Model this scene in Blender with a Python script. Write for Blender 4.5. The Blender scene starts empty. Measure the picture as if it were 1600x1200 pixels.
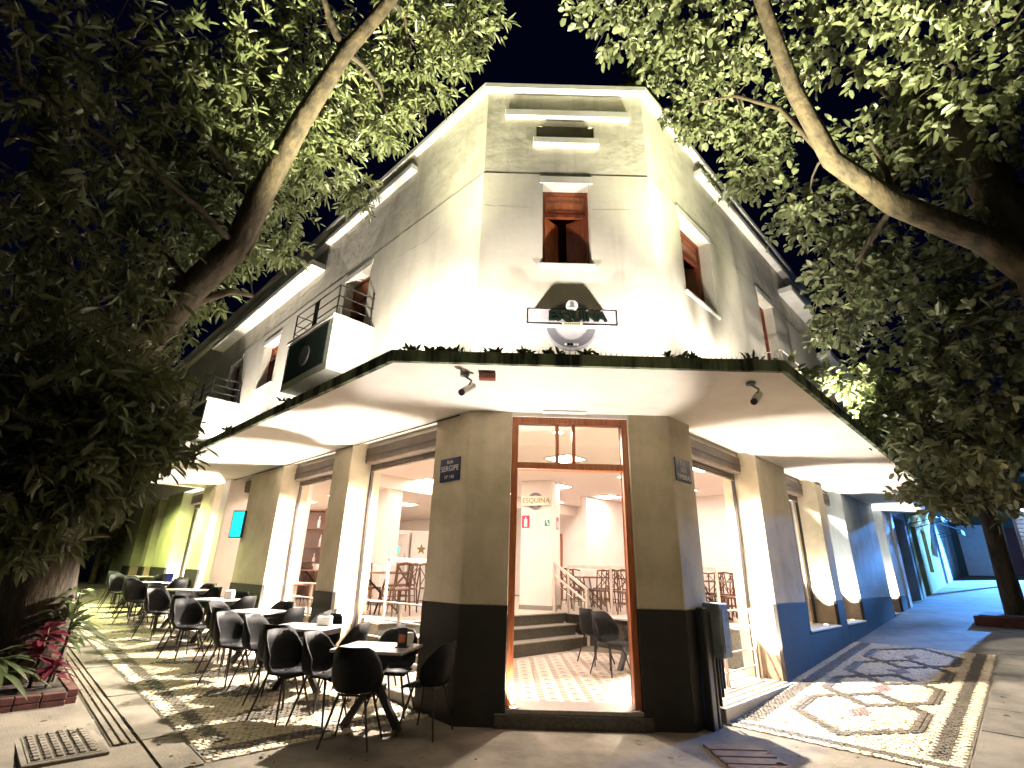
import bpy, bmesh, math, random
import numpy as np
from mathutils import Vector, Matrix
random.seed(7); rng = np.random.default_rng(7)
S = bpy.context.scene
COL = S.collection
rad = math.radians

# ------------------------------------------------------------------ camera
PITCH, ROLL, EYE = rad(20.35), rad(1.55), 1.6
cd = bpy.data.cameras.new('camera'); cam = bpy.data.objects.new('camera', cd); COL.objects.link(cam)
r0 = Vector((1,0,0)); u0 = Vector((0,-math.sin(PITCH),math.cos(PITCH))); fw = Vector((0,math.cos(PITCH),math.sin(PITCH)))
rr = math.cos(ROLL)*r0+math.sin(ROLL)*u0; uu = -math.sin(ROLL)*r0+math.cos(ROLL)*u0
cam.matrix_world = Matrix(((rr.x,uu.x,-fw.x,0),(rr.y,uu.y,-fw.y,0),(rr.z,uu.z,-fw.z,EYE),(0,0,0,1)))
cd.sensor_width = 36; cd.lens = 790/1600*36; cd.clip_end = 900; cd.clip_start = .05
S.camera = cam

# ------------------------------------------------------------------ night sky, moonlight, exposure
wd = bpy.data.worlds.new('World'); S.world = wd; wd.use_nodes = True
nt = wd.node_tree; bg = nt.nodes['Background']
sky = nt.nodes.new('ShaderNodeTexSky'); sky.sky_type = 'NISHITA'; sky.sun_disc = False
sky.sun_elevation = rad(-4); sky.sun_rotation = rad(200)
ad = nt.nodes.new('ShaderNodeMixRGB'); ad.blend_type = 'ADD'; ad.inputs[0].default_value = 1
ad.inputs[2].default_value = (.0003,.0004,.0028,1)
sc_ = nt.nodes.new('ShaderNodeMixRGB'); sc_.blend_type = 'MULTIPLY'; sc_.inputs[0].default_value = 1
sc_.inputs[2].default_value = (.0004,.0004,.0006,1)
nt.links.new(sky.outputs[0], sc_.inputs[1]); nt.links.new(sc_.outputs[0], ad.inputs[1]); nt.links.new(ad.outputs[0], bg.inputs[0])
bg.inputs[1].default_value = 1.0
sd = bpy.data.lights.new('moonlight','SUN'); sd.energy = .012; sd.angle = rad(.5); sd.color = (.7,.8,1)
so = bpy.data.objects.new('moonlight', sd); COL.objects.link(so); so.rotation_euler = (rad(35),rad(-20),0)
S.view_settings.view_transform = 'Standard'; S.view_settings.look = 'None'
S.view_settings.exposure = 1.0; S.view_settings.gamma = 1.0; S.view_settings.use_curve_mapping = False
FLOOD, TREE_FILL, PANEL, SILL, STREET, BLUE, GREEN, DOWN = 350, 4600, 29, 560, 390, 42000, 1300, 2600

# ------------------------------------------------------------------ frames of the building
s = math.sqrt(.5)
Ld, Rd = Vector((-s,s,0)), Vector((s,s,0))
CLp, CRp = Vector((-.55,6.53,0)), Vector((2.12,6.53,0))
class Frame:
    def __init__(f, o, a, n): f.o, f.a, f.n = o, a, n
    def p(f, a, o, z): return f.o+f.a*a+f.n*o+Vector((0,0,z))
LF = Frame(CLp, Ld, -Rd)                 # left street front: along, outward, up
RF = Frame(CRp, Rd, -Ld)                 # right street front
CF = Frame(Vector((0,6.53,0)), Vector((1,0,0)), Vector((0,-1,0)))   # chamfered corner
def GZ(x, y):
    tL = (x-CLp.x)*Ld.x+(y-CLp.y)*Ld.y; tR = (x-CRp.x)*Rd.x+(y-CRp.y)*Rd.y
    return .035*min(max(0,tL),30)+.066*min(max(0,tR-1),40)
def gzf(F, a, o):
    p = F.p(a,o,0); return GZ(p.x,p.y)

# ------------------------------------------------------------------ materials
def nmat(name, col, rough=.7, col2=None, scale=4, bump=0, bscale=30, spec=.5, metal=0, detail=5, lo=.4, hi=.65, trans=0, stretch=None, bdist=.01):
    m = bpy.data.materials.new(name); m.use_nodes = True; N, K = m.node_tree.nodes, m.node_tree.links
    b = N['Principled BSDF']; b.inputs['Base Color'].default_value = (*col,1); b.inputs['Roughness'].default_value = rough
    b.inputs['Metallic'].default_value = metal; b.inputs['Specular IOR Level'].default_value = spec
    tc = N.new('ShaderNodeTexCoord'); src = tc.outputs['Object']
    if stretch:
        mp = N.new('ShaderNodeMapping'); mp.inputs['Scale'].default_value = stretch; K.new(src, mp.inputs[0]); src = mp.outputs[0]
    if col2:
        n = N.new('ShaderNodeTexNoise'); n.inputs['Scale'].default_value = scale; n.inputs['Detail'].default_value = detail; n.inputs['Roughness'].default_value = .62
        r = N.new('ShaderNodeValToRGB'); r.color_ramp.elements[0].position = lo; r.color_ramp.elements[1].position = hi
        r.color_ramp.elements[0].color = (*col,1); r.color_ramp.elements[1].color = (*col2,1)
        K.new(src, n.inputs['Vector']); K.new(n.outputs['Fac'], r.inputs[0]); K.new(r.outputs[0], b.inputs['Base Color'])
    if bump:
        n2 = N.new('ShaderNodeTexNoise'); n2.inputs['Scale'].default_value = bscale; n2.inputs['Detail'].default_value = 6
        bp = N.new('ShaderNodeBump'); bp.inputs['Strength'].default_value = bump; bp.inputs['Distance'].default_value = bdist
        K.new(src, n2.inputs['Vector']); K.new(n2.outputs['Fac'], bp.inputs['Height']); K.new(bp.outputs[0], b.inputs['Normal'])
    return m
def streaks(m, dark, amount, sc):
    N, K = m.node_tree.nodes, m.node_tree.links; b = N['Principled BSDF']; src = b.inputs['Base Color'].links[0].from_socket
    tc = N.new('ShaderNodeTexCoord'); mp = N.new('ShaderNodeMapping'); mp.inputs['Scale'].default_value = (sc,sc,sc*.07); n = N.new('ShaderNodeTexNoise'); n.inputs['Scale'].default_value = 1; n.inputs['Detail'].default_value = 6; n.inputs['Roughness'].default_value = .7
    r = N.new('ShaderNodeMapRange'); r.inputs[1].default_value = .5; r.inputs[2].default_value = .78; r.inputs[4].default_value = amount
    x = N.new('ShaderNodeMixRGB'); x.inputs[2].default_value = (*dark,1)
    K.new(tc.outputs['Object'],mp.inputs[0]); K.new(mp.outputs[0],n.inputs['Vector']); K.new(n.outputs['Fac'],r.inputs[0]); K.new(r.outputs[0],x.inputs[0]); K.new(src,x.inputs[1]); K.new(x.outputs[0],b.inputs['Base Color'])
def emat(name, col, st):
    m = bpy.data.materials.new(name); m.use_nodes = True; N, K = m.node_tree.nodes, m.node_tree.links
    b = N['Principled BSDF']; b.inputs['Base Color'].default_value = (*col,1); b.inputs['Emission Color'].default_value = (*col,1); b.inputs['Emission Strength'].default_value = st
    return m
M = {}
M['wall'] = nmat('wall_paint',(.70,.67,.58),.85,(.58,.54,.45),1.3,.25,9,lo=.42,hi=.75,bdist=.012)
M['parapet'] = nmat('rough_render',(.66,.63,.54),.9,(.52,.49,.40),2.2,.5,4,lo=.38,hi=.7,bdist=.03)
M['trim'] = nmat('white_trim',(.78,.77,.73),.7,(.66,.64,.58),3,.1,20)
M['pillar'] = nmat('beige_pillar_paint',(.60,.53,.39),.8,(.40,.35,.23),1.6,.35,14,lo=.40,hi=.72)
M['plinth'] = nmat('dark_plinth_paint',(.024,.02,.015),.75,(.014,.013,.011),3,.3,18)
M['reveal'] = nmat('tan_reveal',(.36,.27,.18),.8,(.27,.20,.13),3,.2,18)  # lower reveals, lighter and tanner than the plinth fronts
M['soffit'] = nmat('soffit_paint',(.76,.72,.66),.85,(.68,.63,.56),1.6,.12,12,lo=.45,hi=.8)
M['moss'] = nmat('mossy_concrete',(.24,.30,.18),.95,(.025,.03,.025),5,.5,30,lo=.38,hi=.6,stretch=(1,1,.15))
M['concrete'] = nmat('pavement_concrete',(.22,.195,.15),.88,(.085,.075,.055),1.6,.7,60,lo=.30,hi=.66,detail=10)
M['slab'] = nmat('paving_slab',(.17,.155,.125),.85,(.07,.065,.055),1.7,.35,40,lo=.35,hi=.7)
M['road'] = nmat('asphalt',(.05,.05,.05),.9,(.035,.035,.036),6,.4,90)
M['bed'] = nmat('mortar_bed',(.15,.135,.10),.95,(.09,.08,.06),12,.3,60)
M['stw'] = nmat('white_limestone',(.60,.53,.38),.7,(.43,.37,.26),9,.3,60)
M['std'] = nmat('dark_basalt',(.10,.085,.058),.7,(.055,.047,.033),9,.3,60)
M['stb'] = nmat('brown_stone',(.22,.15,.10),.7,(.15,.10,.07),9,.3,60)
M['wood'] = nmat('varnished_wood',(.42,.13,.04),.35,(.26,.07,.02),6,.15,30,stretch=(6,6,.6))
M['wood2'] = nmat('dark_red_wood',(.22,.055,.022),.4,(.13,.03,.014),5,.15,30,stretch=(6,6,.6))
M['shut'] = nmat('brown_shutter_steel',(.12,.085,.06),.5,(.07,.05,.036),5,.15,40)
M['track'] = nmat('dark_track_steel',(.03,.025,.022),.4)
M['iron'] = nmat('black_iron',(.02,.02,.02),.5)
M['steel'] = nmat('painted_rail_steel',(.55,.48,.42),.4,(.45,.4,.35),8)
M['chair'] = nmat('black_plastic',(.006,.007,.008),.6,(.010,.010,.012),20,.1,200,spec=.22)
M['leg'] = nmat('black_metal_tube',(.012,.012,.012),.45)
M['ttop'] = nmat('laminate_table_top',(.52,.49,.47),.22,(.44,.41,.40),6)
M['white'] = nmat('white_plastic',(.75,.74,.72),.4)
M['paper'] = nmat('white_paper',(.8,.8,.78),.8)
M['iwall'] = nmat('interior_wall',(.78,.72,.68),.8,(.74,.68,.64),2,.05,20)
M['iceil'] = nmat('interior_ceiling',(.80,.72,.66),.85)
M['ifloor'] = nmat('interior_floor',(.48,.42,.36),.35,(.40,.35,.30),5)
M['tile'] = nmat('cement_tile',(.60,.53,.47),.35,(.52,.46,.40),7)
M['tilestar'] = nmat('cement_tile_print',(.22,.16,.11),.4,(.18,.13,.09),7)
M['granite'] = nmat('dark_granite',(.035,.033,.026),.4,(.075,.07,.052),25,.1,80)
M['granite2'] = nmat('grey_granite',(.26,.24,.21),.35,(.2,.185,.16),25,.05,80)
M['iwood'] = nmat('cafe_wood',(.13,.055,.03),.4,(.08,.032,.018),6)
M['blue'] = nmat('enamel_blue',(.012,.02,.09),.3,(.009,.014,.06),12)
M['letter'] = nmat('white_lettering',(.75,.74,.6),.5)
M['sign'] = nmat('sign_face',(.50,.48,.52),.45,(.42,.41,.45),5)
M['signgrey'] = nmat('sign_ring_grey',(.17,.17,.20),.45)
M['signdark'] = nmat('sign_dark_letters',(.006,.012,.008),.5,spec=.2)
M['gold'] = nmat('tarnished_gold',(.22,.16,.05),.4)
M['red'] = nmat('red_sign',(.6,.03,.08),.5)
M['teal'] = nmat('teal_sign',(.02,.32,.33),.5)
M['grey'] = nmat('grey_box_paint',(.22,.25,.27),.6,(.12,.14,.15),7,.3,25)
M['bark'] = nmat('bark',(.085,.062,.035),.9,(.028,.021,.013),7,.9,16,stretch=(1,1,.35),bdist=.03)
M['bark_shade'] = nmat('shaded_bark',(.06,.045,.028),.95,(.02,.016,.011),7,.9,16,stretch=(1,1,.35),bdist=.03)  # bark copy for trunks and branches, darkened to stand for shade
M['brick'] = nmat('red_brick_edge',(.11,.035,.028),.85,(.06,.02,.017),8,.4,40)
M['soil'] = nmat('soil',(.03,.022,.015),.95)
M['fblue'] = nmat('pale_blue_facade',(.45,.52,.55),.85,(.36,.42,.45),2,.2,12)
M['fgreen_lit'] = nmat('green_lit_facade',(.36,.38,.20),.85,(.26,.28,.14),1.5,.2,12)  # olive green puts the yellow-green lamp light into the wall colour
M['fyellow'] = nmat('yellow_facade',(.45,.38,.13),.85,(.35,.29,.1),1.5,.2,12)
M['kiosk'] = nmat('white_kiosk_steel',(.72,.73,.75),.5,(.62,.63,.66),3)
M['maroon'] = nmat('maroon_door',(.12,.018,.015),.6)
M['dgreen'] = nmat('dark_metal_green',(.045,.07,.06),.5)
streaks(M['wall'],(.36,.33,.25),.4,4); streaks(M['parapet'],(.28,.26,.18),.6,4); streaks(M['pillar'],(.26,.22,.13),.3,2.2); streaks(M['soffit'],(.45,.38,.28),.35,1.2); streaks(M['fblue'],(.15,.18,.2),.6,4)
def leafmat(name, c1, c2, rough=.38):
    m = bpy.data.materials.new(name); m.use_nodes = True; N, K = m.node_tree.nodes, m.node_tree.links
    b = N['Principled BSDF']; b.inputs['Roughness'].default_value = rough; b.inputs['Specular IOR Level'].default_value = .6
    g = N.new('ShaderNodeNewGeometry'); r = N.new('ShaderNodeValToRGB')
    r.color_ramp.elements[0].color = (*c1,1); r.color_ramp.elements[1].color = (*c2,1)
    K.new(g.outputs['Random Per Island'], r.inputs[0]); K.new(r.outputs[0], b.inputs['Base Color'])
    t = N.new('ShaderNodeBsdfTranslucent'); K.new(r.outputs[0], t.inputs[0])
    mx = N.new('ShaderNodeMixShader'); mx.inputs[0].default_value = .25
    K.new(b.outputs[0], mx.inputs[1]); K.new(t.outputs[0], mx.inputs[2]); K.new(mx.outputs[0], N['Material Output'].inputs[0])
    return m
M['leafL'] = leafmat('lance_leaf',(.09,.11,.045),(.19,.21,.095))
M['leafR'] = leafmat('broad_leaf',(.10,.12,.055),(.21,.23,.12))
M['leafD'] = leafmat('dark_leaf',(.035,.055,.02),(.07,.09,.035))
M['dry'] = leafmat('dry_leaf',(.09,.06,.025),(.2,.14,.06),.7)
M['leafRed'] = leafmat('red_leaf',(.06,.008,.016),(.13,.018,.03))
def glass():
    m = bpy.data.materials.new('window_glass'); m.use_nodes = True; N, K = m.node_tree.nodes, m.node_tree.links
    N.remove(N['Principled BSDF'])
    t = N.new('ShaderNodeBsdfTransparent'); t.inputs[0].default_value = (.97,.98,.97,1)
    g = N.new('ShaderNodeBsdfGlossy'); g.inputs['Roughness'].default_value = .02
    f = N.new('ShaderNodeFresnel'); f.inputs[0].default_value = 1.45
    x = N.new('ShaderNodeMixShader'); K.new(f.outputs[0], x.inputs[0]); K.new(t.outputs[0], x.inputs[1]); K.new(g.outputs[0], x.inputs[2])
    K.new(x.outputs[0], N['Material Output'].inputs[0]); return m
M['glass'] = glass()
INT = (1,.81,.70)
M['panel'] = emat('light_panel',INT,PANEL)
M['screen'] = emat('cyan_screen',(.02,.75,.8),.55)
M['star'] = emat('teal_star_light',(.05,.65,.5),.9)
M['bulb'] = emat('warm_bulb',(1,.85,.6),25)
M['tube'] = emat('cool_tube',(.55,.75,1),14)
M['lampg'] = emat('street_lamp_glass',(.95,1,.6),6)
M['lens'] = emat('uplight_lens',(1,.9,.75),9)

# ------------------------------------------------------------------ object helpers
def world_of(o):
    m = o.matrix_basis.copy()
    while o.parent: o = o.parent; m = o.matrix_basis @ m
    return m
class MB:
    """collects faces for ONE mesh object"""
    def __init__(b): b.v, b.f, b.mi, b.sm = [], [], [], []
    def add(b, vs, fs, mi=0, smooth=False):
        k = len(b.v); b.v.extend([tuple(v) for v in vs]); b.f.extend([tuple(i+k for i in f) for f in fs]); b.mi.extend([mi]*len(fs)); b.sm.extend([smooth]*len(fs)); return b
    def box(b, F, a0,a1,o0,o1,z0,z1, mi=0):
        vs = [F.p(a,o,z) for z in (z0,z1) for o in (o0,o1) for a in (a0,a1)]
        return b.add(vs, [(0,1,3,2),(4,6,7,5),(0,4,5,1),(2,3,7,6),(0,2,6,4),(1,5,7,3)], mi)
    def prism(b, pts, z0, z1, mi=0):
        n = len(pts); vs = [(p[0],p[1],z0) for p in pts]+[(p[0],p[1],z1) for p in pts]
        return b.add(vs, [tuple(range(n))[::-1], tuple(range(n,2*n))]+[(i,(i+1)%n,(i+1)%n+n,i+n) for i in range(n)], mi)
    def tube(b, pts, rs, n=8, mi=0, cap=True, jitter=0):
        pts = [Vector(p) for p in pts]
        if not hasattr(rs,'__len__'): rs = [rs]*len(pts)
        vs = []; up = Vector((0,0,1)); prev = None
        for i,p in enumerate(pts):
            d = (pts[min(i+1,len(pts)-1)]-pts[max(i-1,0)]).normalized()
            if prev is None:
                x = d.cross(up if abs(d.z)<.9 else Vector((1,0,0))).normalized()
            else:
                x = (prev-d*prev.dot(d)).normalized()
            prev = x; y = d.cross(x)
            for k in range(n):
                a = 2*math.pi*k/n; r = rs[i]*(1+(random.uniform(-jitter,jitter) if jitter else 0))
                vs.append(p+x*(r*math.cos(a))+y*(r*math.sin(a)))
        fs = [(i*n+k,i*n+(k+1)%n,(i+1)*n+(k+1)%n,(i+1)*n+k) for i in range(len(pts)-1) for k in range(n)]
        b.add(vs, fs, mi, True)
        if cap: b.add(vs[:n],[tuple(range(n))[::-1]],mi); b.add(vs[-n:],[tuple(range(n))],mi)
        return b
    def disc(b, c, nrm, r, th, n=28, mi=0, r_in=0):
        c = Vector(c); nrm = Vector(nrm).normalized(); x = nrm.orthogonal().normalized(); y = nrm.cross(x)
        ring = lambda R,h: [c+nrm*h+x*(R*math.cos(2*math.pi*k/n))+y*(R*math.sin(2*math.pi*k/n)) for k in range(n)]
        if r_in <= 0:
            vs = ring(r,0)+ring(r,th); b.add(vs,[tuple(range(n))[::-1],tuple(range(n,2*n))]+[(k,(k+1)%n,(k+1)%n+n,k+n) for k in range(n)],mi)
        else:
            vs = ring(r,0)+ring(r,th)+ring(r_in,th)+ring(r_in,0)
            fs = []
            for q in range(4):
                A, B = q*n, ((q+1)%4)*n
                fs += [(A+k,A+(k+1)%n,B+(k+1)%n,B+k) for k in range(n)]
            b.add(vs, fs, mi)
        return b
    def mesh(b, name, mats, inv=None):
        me = bpy.data.meshes.new(name); vs = b.v
        if inv is not None: vs = [tuple(inv @ Vector(v)) for v in vs]
        me.from_pydata(vs, [], b.f)
        for m in (mats if isinstance(mats,(list,tuple)) else [mats]): me.materials.append(m)
        me.polygons.foreach_set('material_index', b.mi); me.polygons.foreach_set('use_smooth', b.sm); me.update()
        return me
    def build(b, name, mats, parent=None, bev=0, local=False, **pr):
        inv = world_of(parent).inverted() if (parent is not None and not local) else None
        me = b.mesh(name, mats, inv)
        bm = bmesh.new(); bm.from_mesh(me)
        if bev:
            bmesh.ops.remove_doubles(bm, verts=bm.verts, dist=1e-5)
            es = [e for e in bm.edges if len(e.link_faces)==2 and e.calc_face_angle(0) > .5]
            bmesh.ops.bevel(bm, geom=es, offset=bev, segments=1, affect='EDGES', clamp_overlap=True)
        bmesh.ops.recalc_face_normals(bm, faces=bm.faces); bm.to_mesh(me); bm.free()
        o = bpy.data.objects.new(name, me); COL.objects.link(o)
        if parent is not None: o.parent = parent
        for k,v in pr.items(): o[k] = v
        return o
def tag(o, label=None, cat=None, group=None, kind=None):
    if label: o['label'] = label
    if cat: o['category'] = cat
    if group: o['group'] = group
    if kind: o['kind'] = kind
    return o
def empty(name, loc=(0,0,0), rz=0, label=None, cat=None, group=None):
    o = bpy.data.objects.new(name, None); COL.objects.link(o); o.location = loc; o.rotation_euler = (0,0,rz); o.empty_display_size = .1
    return tag(o, label, cat, group)
def dup(root, loc, rz, label, group=None, skip=()):
    r = root.copy(); COL.objects.link(r); r.location = loc; r.rotation_euler = (0,0,rz); r['label'] = label
    if group: r['group'] = group
    for ch in root.children:
        if ch.name.split('.')[0] in skip: continue
        c = ch.copy(); COL.objects.link(c); c.parent = r
        for g in ch.children:
            d = g.copy(); COL.objects.link(d); d.parent = c
    return r
def inst(name, me, parent, mat4):
    o = bpy.data.objects.new(name, me); COL.objects.link(o)
    if parent is not None: o.parent = parent
    o.matrix_basis = mat4; return o
def lamp(name, kind, loc, power, col, size=.05, direction=None, angle=150, blend=.4, parent=None):
    d = bpy.data.lights.new(name, kind); d.energy = power; d.color = col; d.shadow_soft_size = size
    if kind == 'SPOT': d.spot_size = rad(angle); d.spot_blend = blend
    o = bpy.data.objects.new(name, d); COL.objects.link(o); o.location = loc
    if direction is not None: o.rotation_euler = Vector(direction).to_track_quat('-Z','Y').to_euler()
    return o
def text(name, body, F, a, o, z, size, mat, parent, rot=0, depth=.004, align='CENTER', bold=0, sx=1):
    c = bpy.data.curves.new(name,'FONT'); c.body = body; c.size = size; c.align_x = align; c.align_y = 'CENTER'; c.extrude = depth; c.offset = bold
    t = bpy.data.objects.new(name+'_tmp', c); COL.objects.link(t)
    dg = bpy.context.evaluated_depsgraph_get(); me = bpy.data.meshes.new_from_object(t.evaluated_get(dg)); bpy.data.objects.remove(t)
    X = F.a.copy(); Z = F.n.copy(); Y = Vector((0,0,1))
    if (X.cross(Y)).dot(Z) < 0: X = -X
    p = F.p(a,o,z); ca, sa = math.cos(rot), math.sin(rot)
    inv = world_of(parent).inverted() if parent is not None else Matrix()
    for v in me.vertices:
        x, y = v.co.x*sx, v.co.y; x, y = x*ca-y*sa, x*sa+y*ca
        v.co = inv @ (p+X*x+Y*y+Z*v.co.z)
    me.materials.clear(); me.materials.append(mat); me.update()
    ob = bpy.data.objects.new(name, me); COL.objects.link(ob); ob.parent = parent
    return ob
def wall_holes(F, a0,a1,z0,z1, holes, th, o=0):
    b = MB(); A = sorted({a0,a1,*[h[0] for h in holes],*[h[1] for h in holes]}); Z = sorted({z0,z1,*[h[2] for h in holes],*[h[3] for h in holes]})
    inside = lambda a,z: any(h[0]<a<h[1] and h[2]<z<h[3] for h in holes)
    for i in range(len(A)-1):
        for j in range(len(Z)-1):
            if inside((A[i]+A[i+1])/2,(Z[j]+Z[j+1])/2): continue
            q = [(A[i],Z[j]),(A[i+1],Z[j]),(A[i+1],Z[j+1]),(A[i],Z[j+1])]
            b.add([F.p(a,o,z) for a,z in q],[(0,1,2,3)]); b.add([F.p(a,o-th,z) for a,z in q],[(3,2,1,0)])
    def ring(x0,x1,y0,y1):
        q = [(x0,y0),(x1,y0),(x1,y1),(x0,y1)]
        for k in range(4):
            (a,z),(c,w) = q[k],q[(k+1)%4]
            b.add([F.p(a,o,z),F.p(c,o,w),F.p(c,o-th,w),F.p(a,o-th,z)],[(0,1,2,3)])
    ring(a0,a1,z0,z1)
    for h in holes: ring(*h)
    return b

# ------------------------------------------------------------------ GROUND
def ground_sheet(name, mat, dz, l0,l1,q0,q1, n=40):
    b = MB(); ls = np.concatenate([np.linspace(l0,-14,4)[:-1],np.linspace(-14,26,81),np.linspace(26,l1,5)[1:]]); qs = np.concatenate([np.linspace(q0,-14,4)[:-1],np.linspace(-14,40,109),np.linspace(40,q1,5)[1:]])
    vs = []
    for l in ls:
        for q in qs:
            p = Ld*l+Rd*q; vs.append((p.x,p.y,GZ(p.x,p.y)+dz))
    m = len(qs); fs = [(i*m+j,i*m+j+1,(i+1)*m+j+1,(i+1)*m+j) for i in range(len(ls)-1) for j in range(m-1)]
    b.add(vs, fs); o = b.build(name, mat); o['kind'] = 'structure'; return o
ground_sheet('ground', M['concrete'], -.012, -400,400,-400,400)
# road past the right pavement
def strip(name, F, a0,a1,o0,o1,dz,mat,step=.5,kind='structure'):
    b = MB(); n = max(1,int((a1-a0)/step)); vs = []
    for i in range(n+1):
        a = a0+(a1-a0)*i/n
        for o in (o0,o1): vs.append(F.p(a,o,gzf(F,a,o)+dz))
    b.add(vs,[(2*i,2*i+1,2*i+3,2*i+2) for i in range(n)])
    ob = b.build(name, mat); ob['kind'] = kind; return ob

# --- mosaic pavements: separate set stones in white and dark patterns
C790 = 790.
def project(p):
    d = p-Vector((0,0,EYE)); z = d.dot(fw)
    if z < .1: return None
    return 800+C790*d.dot(rr)/z, 600-C790*d.dot(uu)/z, z
def hexcol(t, o, t0, per, oc, half_o, flat, half):
    """0 white, 1 dark, 2 brown by the chain of hexagon outlines"""
    k0 = round((t-t0)/per)
    for k in (k0-1,k0,k0+1):
        c = t0+k*per; dt = abs(t-c); do = abs(o-oc)
        slope = (half-flat)/half_o
        edge = half-slope*do
        if do <= half_o+.05:
            e = (edge-dt)/math.sqrt(1+slope*slope)
            if abs(e) < .055 and dt > flat-.06: return 1
            if abs(do-half_o) < .05 and dt < flat+.04: return 1
    c = t0+k0*per
    if abs(t-c)/.24+abs(o-oc)/.13 < 1: return 2
    return 0
def mosaic(name, F, a0,a1,o0,o1, colfn, bed_label, pitch=.07, lines=()):
    bed = strip(name, F, a0-.02,a1,o0,o1+.02,-.006,M['bed'])
    cells = []; t = a0; row = 0
    while t < a1:
        o = o0+(pitch*.5 if row%2 else 0)
        while o < o1:
            c = colfn(t,o)
            if lines and any(segd(t,o,L_) < .052+pitch*.42 for L_ in lines): c = None
            if c is not None and random.random() > .006: cells.append((t+random.uniform(-.006,.006),o+random.uniform(-.007,.007),c))
            o += pitch
        t += pitch; row += 1
    for L_ in lines:
        (x0,y0),(x1,y1) = L_; n = math.hypot(x1-x0,y1-y0); ux,uy = (x1-x0)/n,(y1-y0)/n
        for k_ in range(int(n/pitch)+1):
            for r_ in (-.5,.5):
                cells.append((x0+ux*k_*pitch-uy*r_*pitch,y0+uy*k_*pitch+ux*r_*pitch,1,math.atan2(uy,ux)))
    def size(c):
        p = project(F.p(c[0],c[1],gzf(F,c[0],c[1])))
        if not p or not (-20<p[0]<1620 and 0<p[1]<1215): return 0
        return 1/p[2]
    cells.sort(key=size, reverse=True)
    def stone_geo(p, rz, k):
        h = pitch*.475*k; e = .008; pts = []
        for z,q in ((-.02,h),(.0,h),(.005,h-e)):
            for sx,sy in ((-1,-1),(1,-1),(1,1),(-1,1)):
                x, y = sx*q*random.uniform(.9,1.04), sy*q*random.uniform(.88,1.04)
                pts.append((p[0]+x*math.cos(rz)-y*math.sin(rz), p[1]+x*math.sin(rz)+y*math.cos(rz), p[2]+z))
        return pts, [(8,9,10,11)]+[(4+i,4+(i+1)%4,8+(i+1)%4,8+i) for i in range(4)]+[(i,(i+1)%4,4+(i+1)%4,4+i) for i in range(4)]
    mats = [M['stw'],M['std'],M['stb']]; var = []
    for m in mats:
        for _ in range(4):
            b = MB(); b.add(*stone_geo((0,0,0),0,1)); var.append(b.mesh('cobble',[m]))
    ang = math.atan2(F.a.y,F.a.x); b = MB()
    sgn_ = 1 if (F.a.x*F.n.y-F.a.y*F.n.x) > 0 else -1
    for i,cell in enumerate(cells):
        t, o, c = cell[:3]; lay = cell[3]*sgn_ if len(cell) > 3 else 0
        p = F.p(t,o,gzf(F,t,o)+random.uniform(-.003,.003)); rz = ang+lay+random.uniform(-.14,.14)*(.4 if lay else 1)
        if i < 300: inst('cobble', var[c*4+random.randrange(4)], bed, Matrix.Translation(p)@Matrix.Rotation(rz,4,'Z'))
        else: vs, fs = stone_geo(p, rz, random.uniform(.92,1.02)); b.add(vs, fs, c)
    st = b.build('cobbles', mats, bed); st['kind'] = 'stuff'
    return bed
def segd(t,o,L_):
    (x0,y0),(x1,y1) = L_; dx,dy = x1-x0,y1-y0; k_ = max(0,min(1,((t-x0)*dx+(o-y0)*dy)/(dx*dx+dy*dy)))
    return math.hypot(t-x0-dx*k_,o-y0-dy*k_)
HEX = []
for k_ in range(4):
    c_ = 2.18+1.34*k_; v_ = [(c_-1.03,1.12),(c_-.38,.50),(c_+.38,.50),(c_+1.03,1.12),(c_+.38,1.74),(c_-.38,1.74)]
    HEX += [(v_[j_],v_[(j_+1)%6]) for j_ in range(6)]
def col_right(t,o):
    if t < .72: return 0
    if t < .86: return 1
    if t < .98: return 0
    if o > 2.08: return 0
    if o > 1.93: return 1
    if o > 1.84: return 0
    if o < .12: return 0
    if o < .30: return 1
    if o < .38: return 0
    k_ = min(3,max(0,round((t-2.18)/1.34)))
    return 2 if abs(t-2.18-1.34*k_)/.26+abs(o-1.12)/.14 < 1 else 0
def col_left(t,o):
    if t < .56: return 0
    if t < .74: return 1
    if t < .86: return 0
    if o > 2.18: return 0
    if o > 2.03: return 1
    if o > 1.90: return 0
    if o < .1: return 1
    k0 = round((t-1.5)/1.12); c = 1.5+k0*1.12
    u = (o-1.15)/.75
    if abs(u) < 1 and abs(t-c) < .30*(1-u*u): return 1
    return 0
mosaic('mosaic_pavement', RF, .62, 7.25, .03, 2.2, col_right, '', .053, HEX)
mosaic('mosaic_pavement', LF, .46, 13.6, .03, 2.32, col_left, '', .062)
# grooved kerb strips (tactile) and plain slabs
def grooved(name, F, a0,a1,o0,o1,n,mat,label,along=True):
    r = strip(name, F, a0,a1,o0,o1,-.006,mat)
    w = (o1-o0)/n
    for i in range(n):
        b = MB(); N = max(1,int((a1-a0)/.5)); vs = []
        q0, q1 = o0+w*i+.012, o0+w*(i+1)-.012
        for k in range(N+1):
            a = a0+(a1-a0)*k/N
            vs += [F.p(a,q0,gzf(F,a,q0)-.006),F.p(a,q0+.008,gzf(F,a,q0)+.006),F.p(a,q1-.008,gzf(F,a,q1)+.006),F.p(a,q1,gzf(F,a,q1)-.006)]
        b.add(vs,[(4*k+j,4*k+j+1,4*k+j+5,4*k+j+4) for k in range(N) for j in range(3)])
        b.build('ridge', mat, r)
    return r
grooved('tactile_paving', LF, 1.3, 12, 2.68, 2.88, 3, M['concrete'], '')
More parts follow.
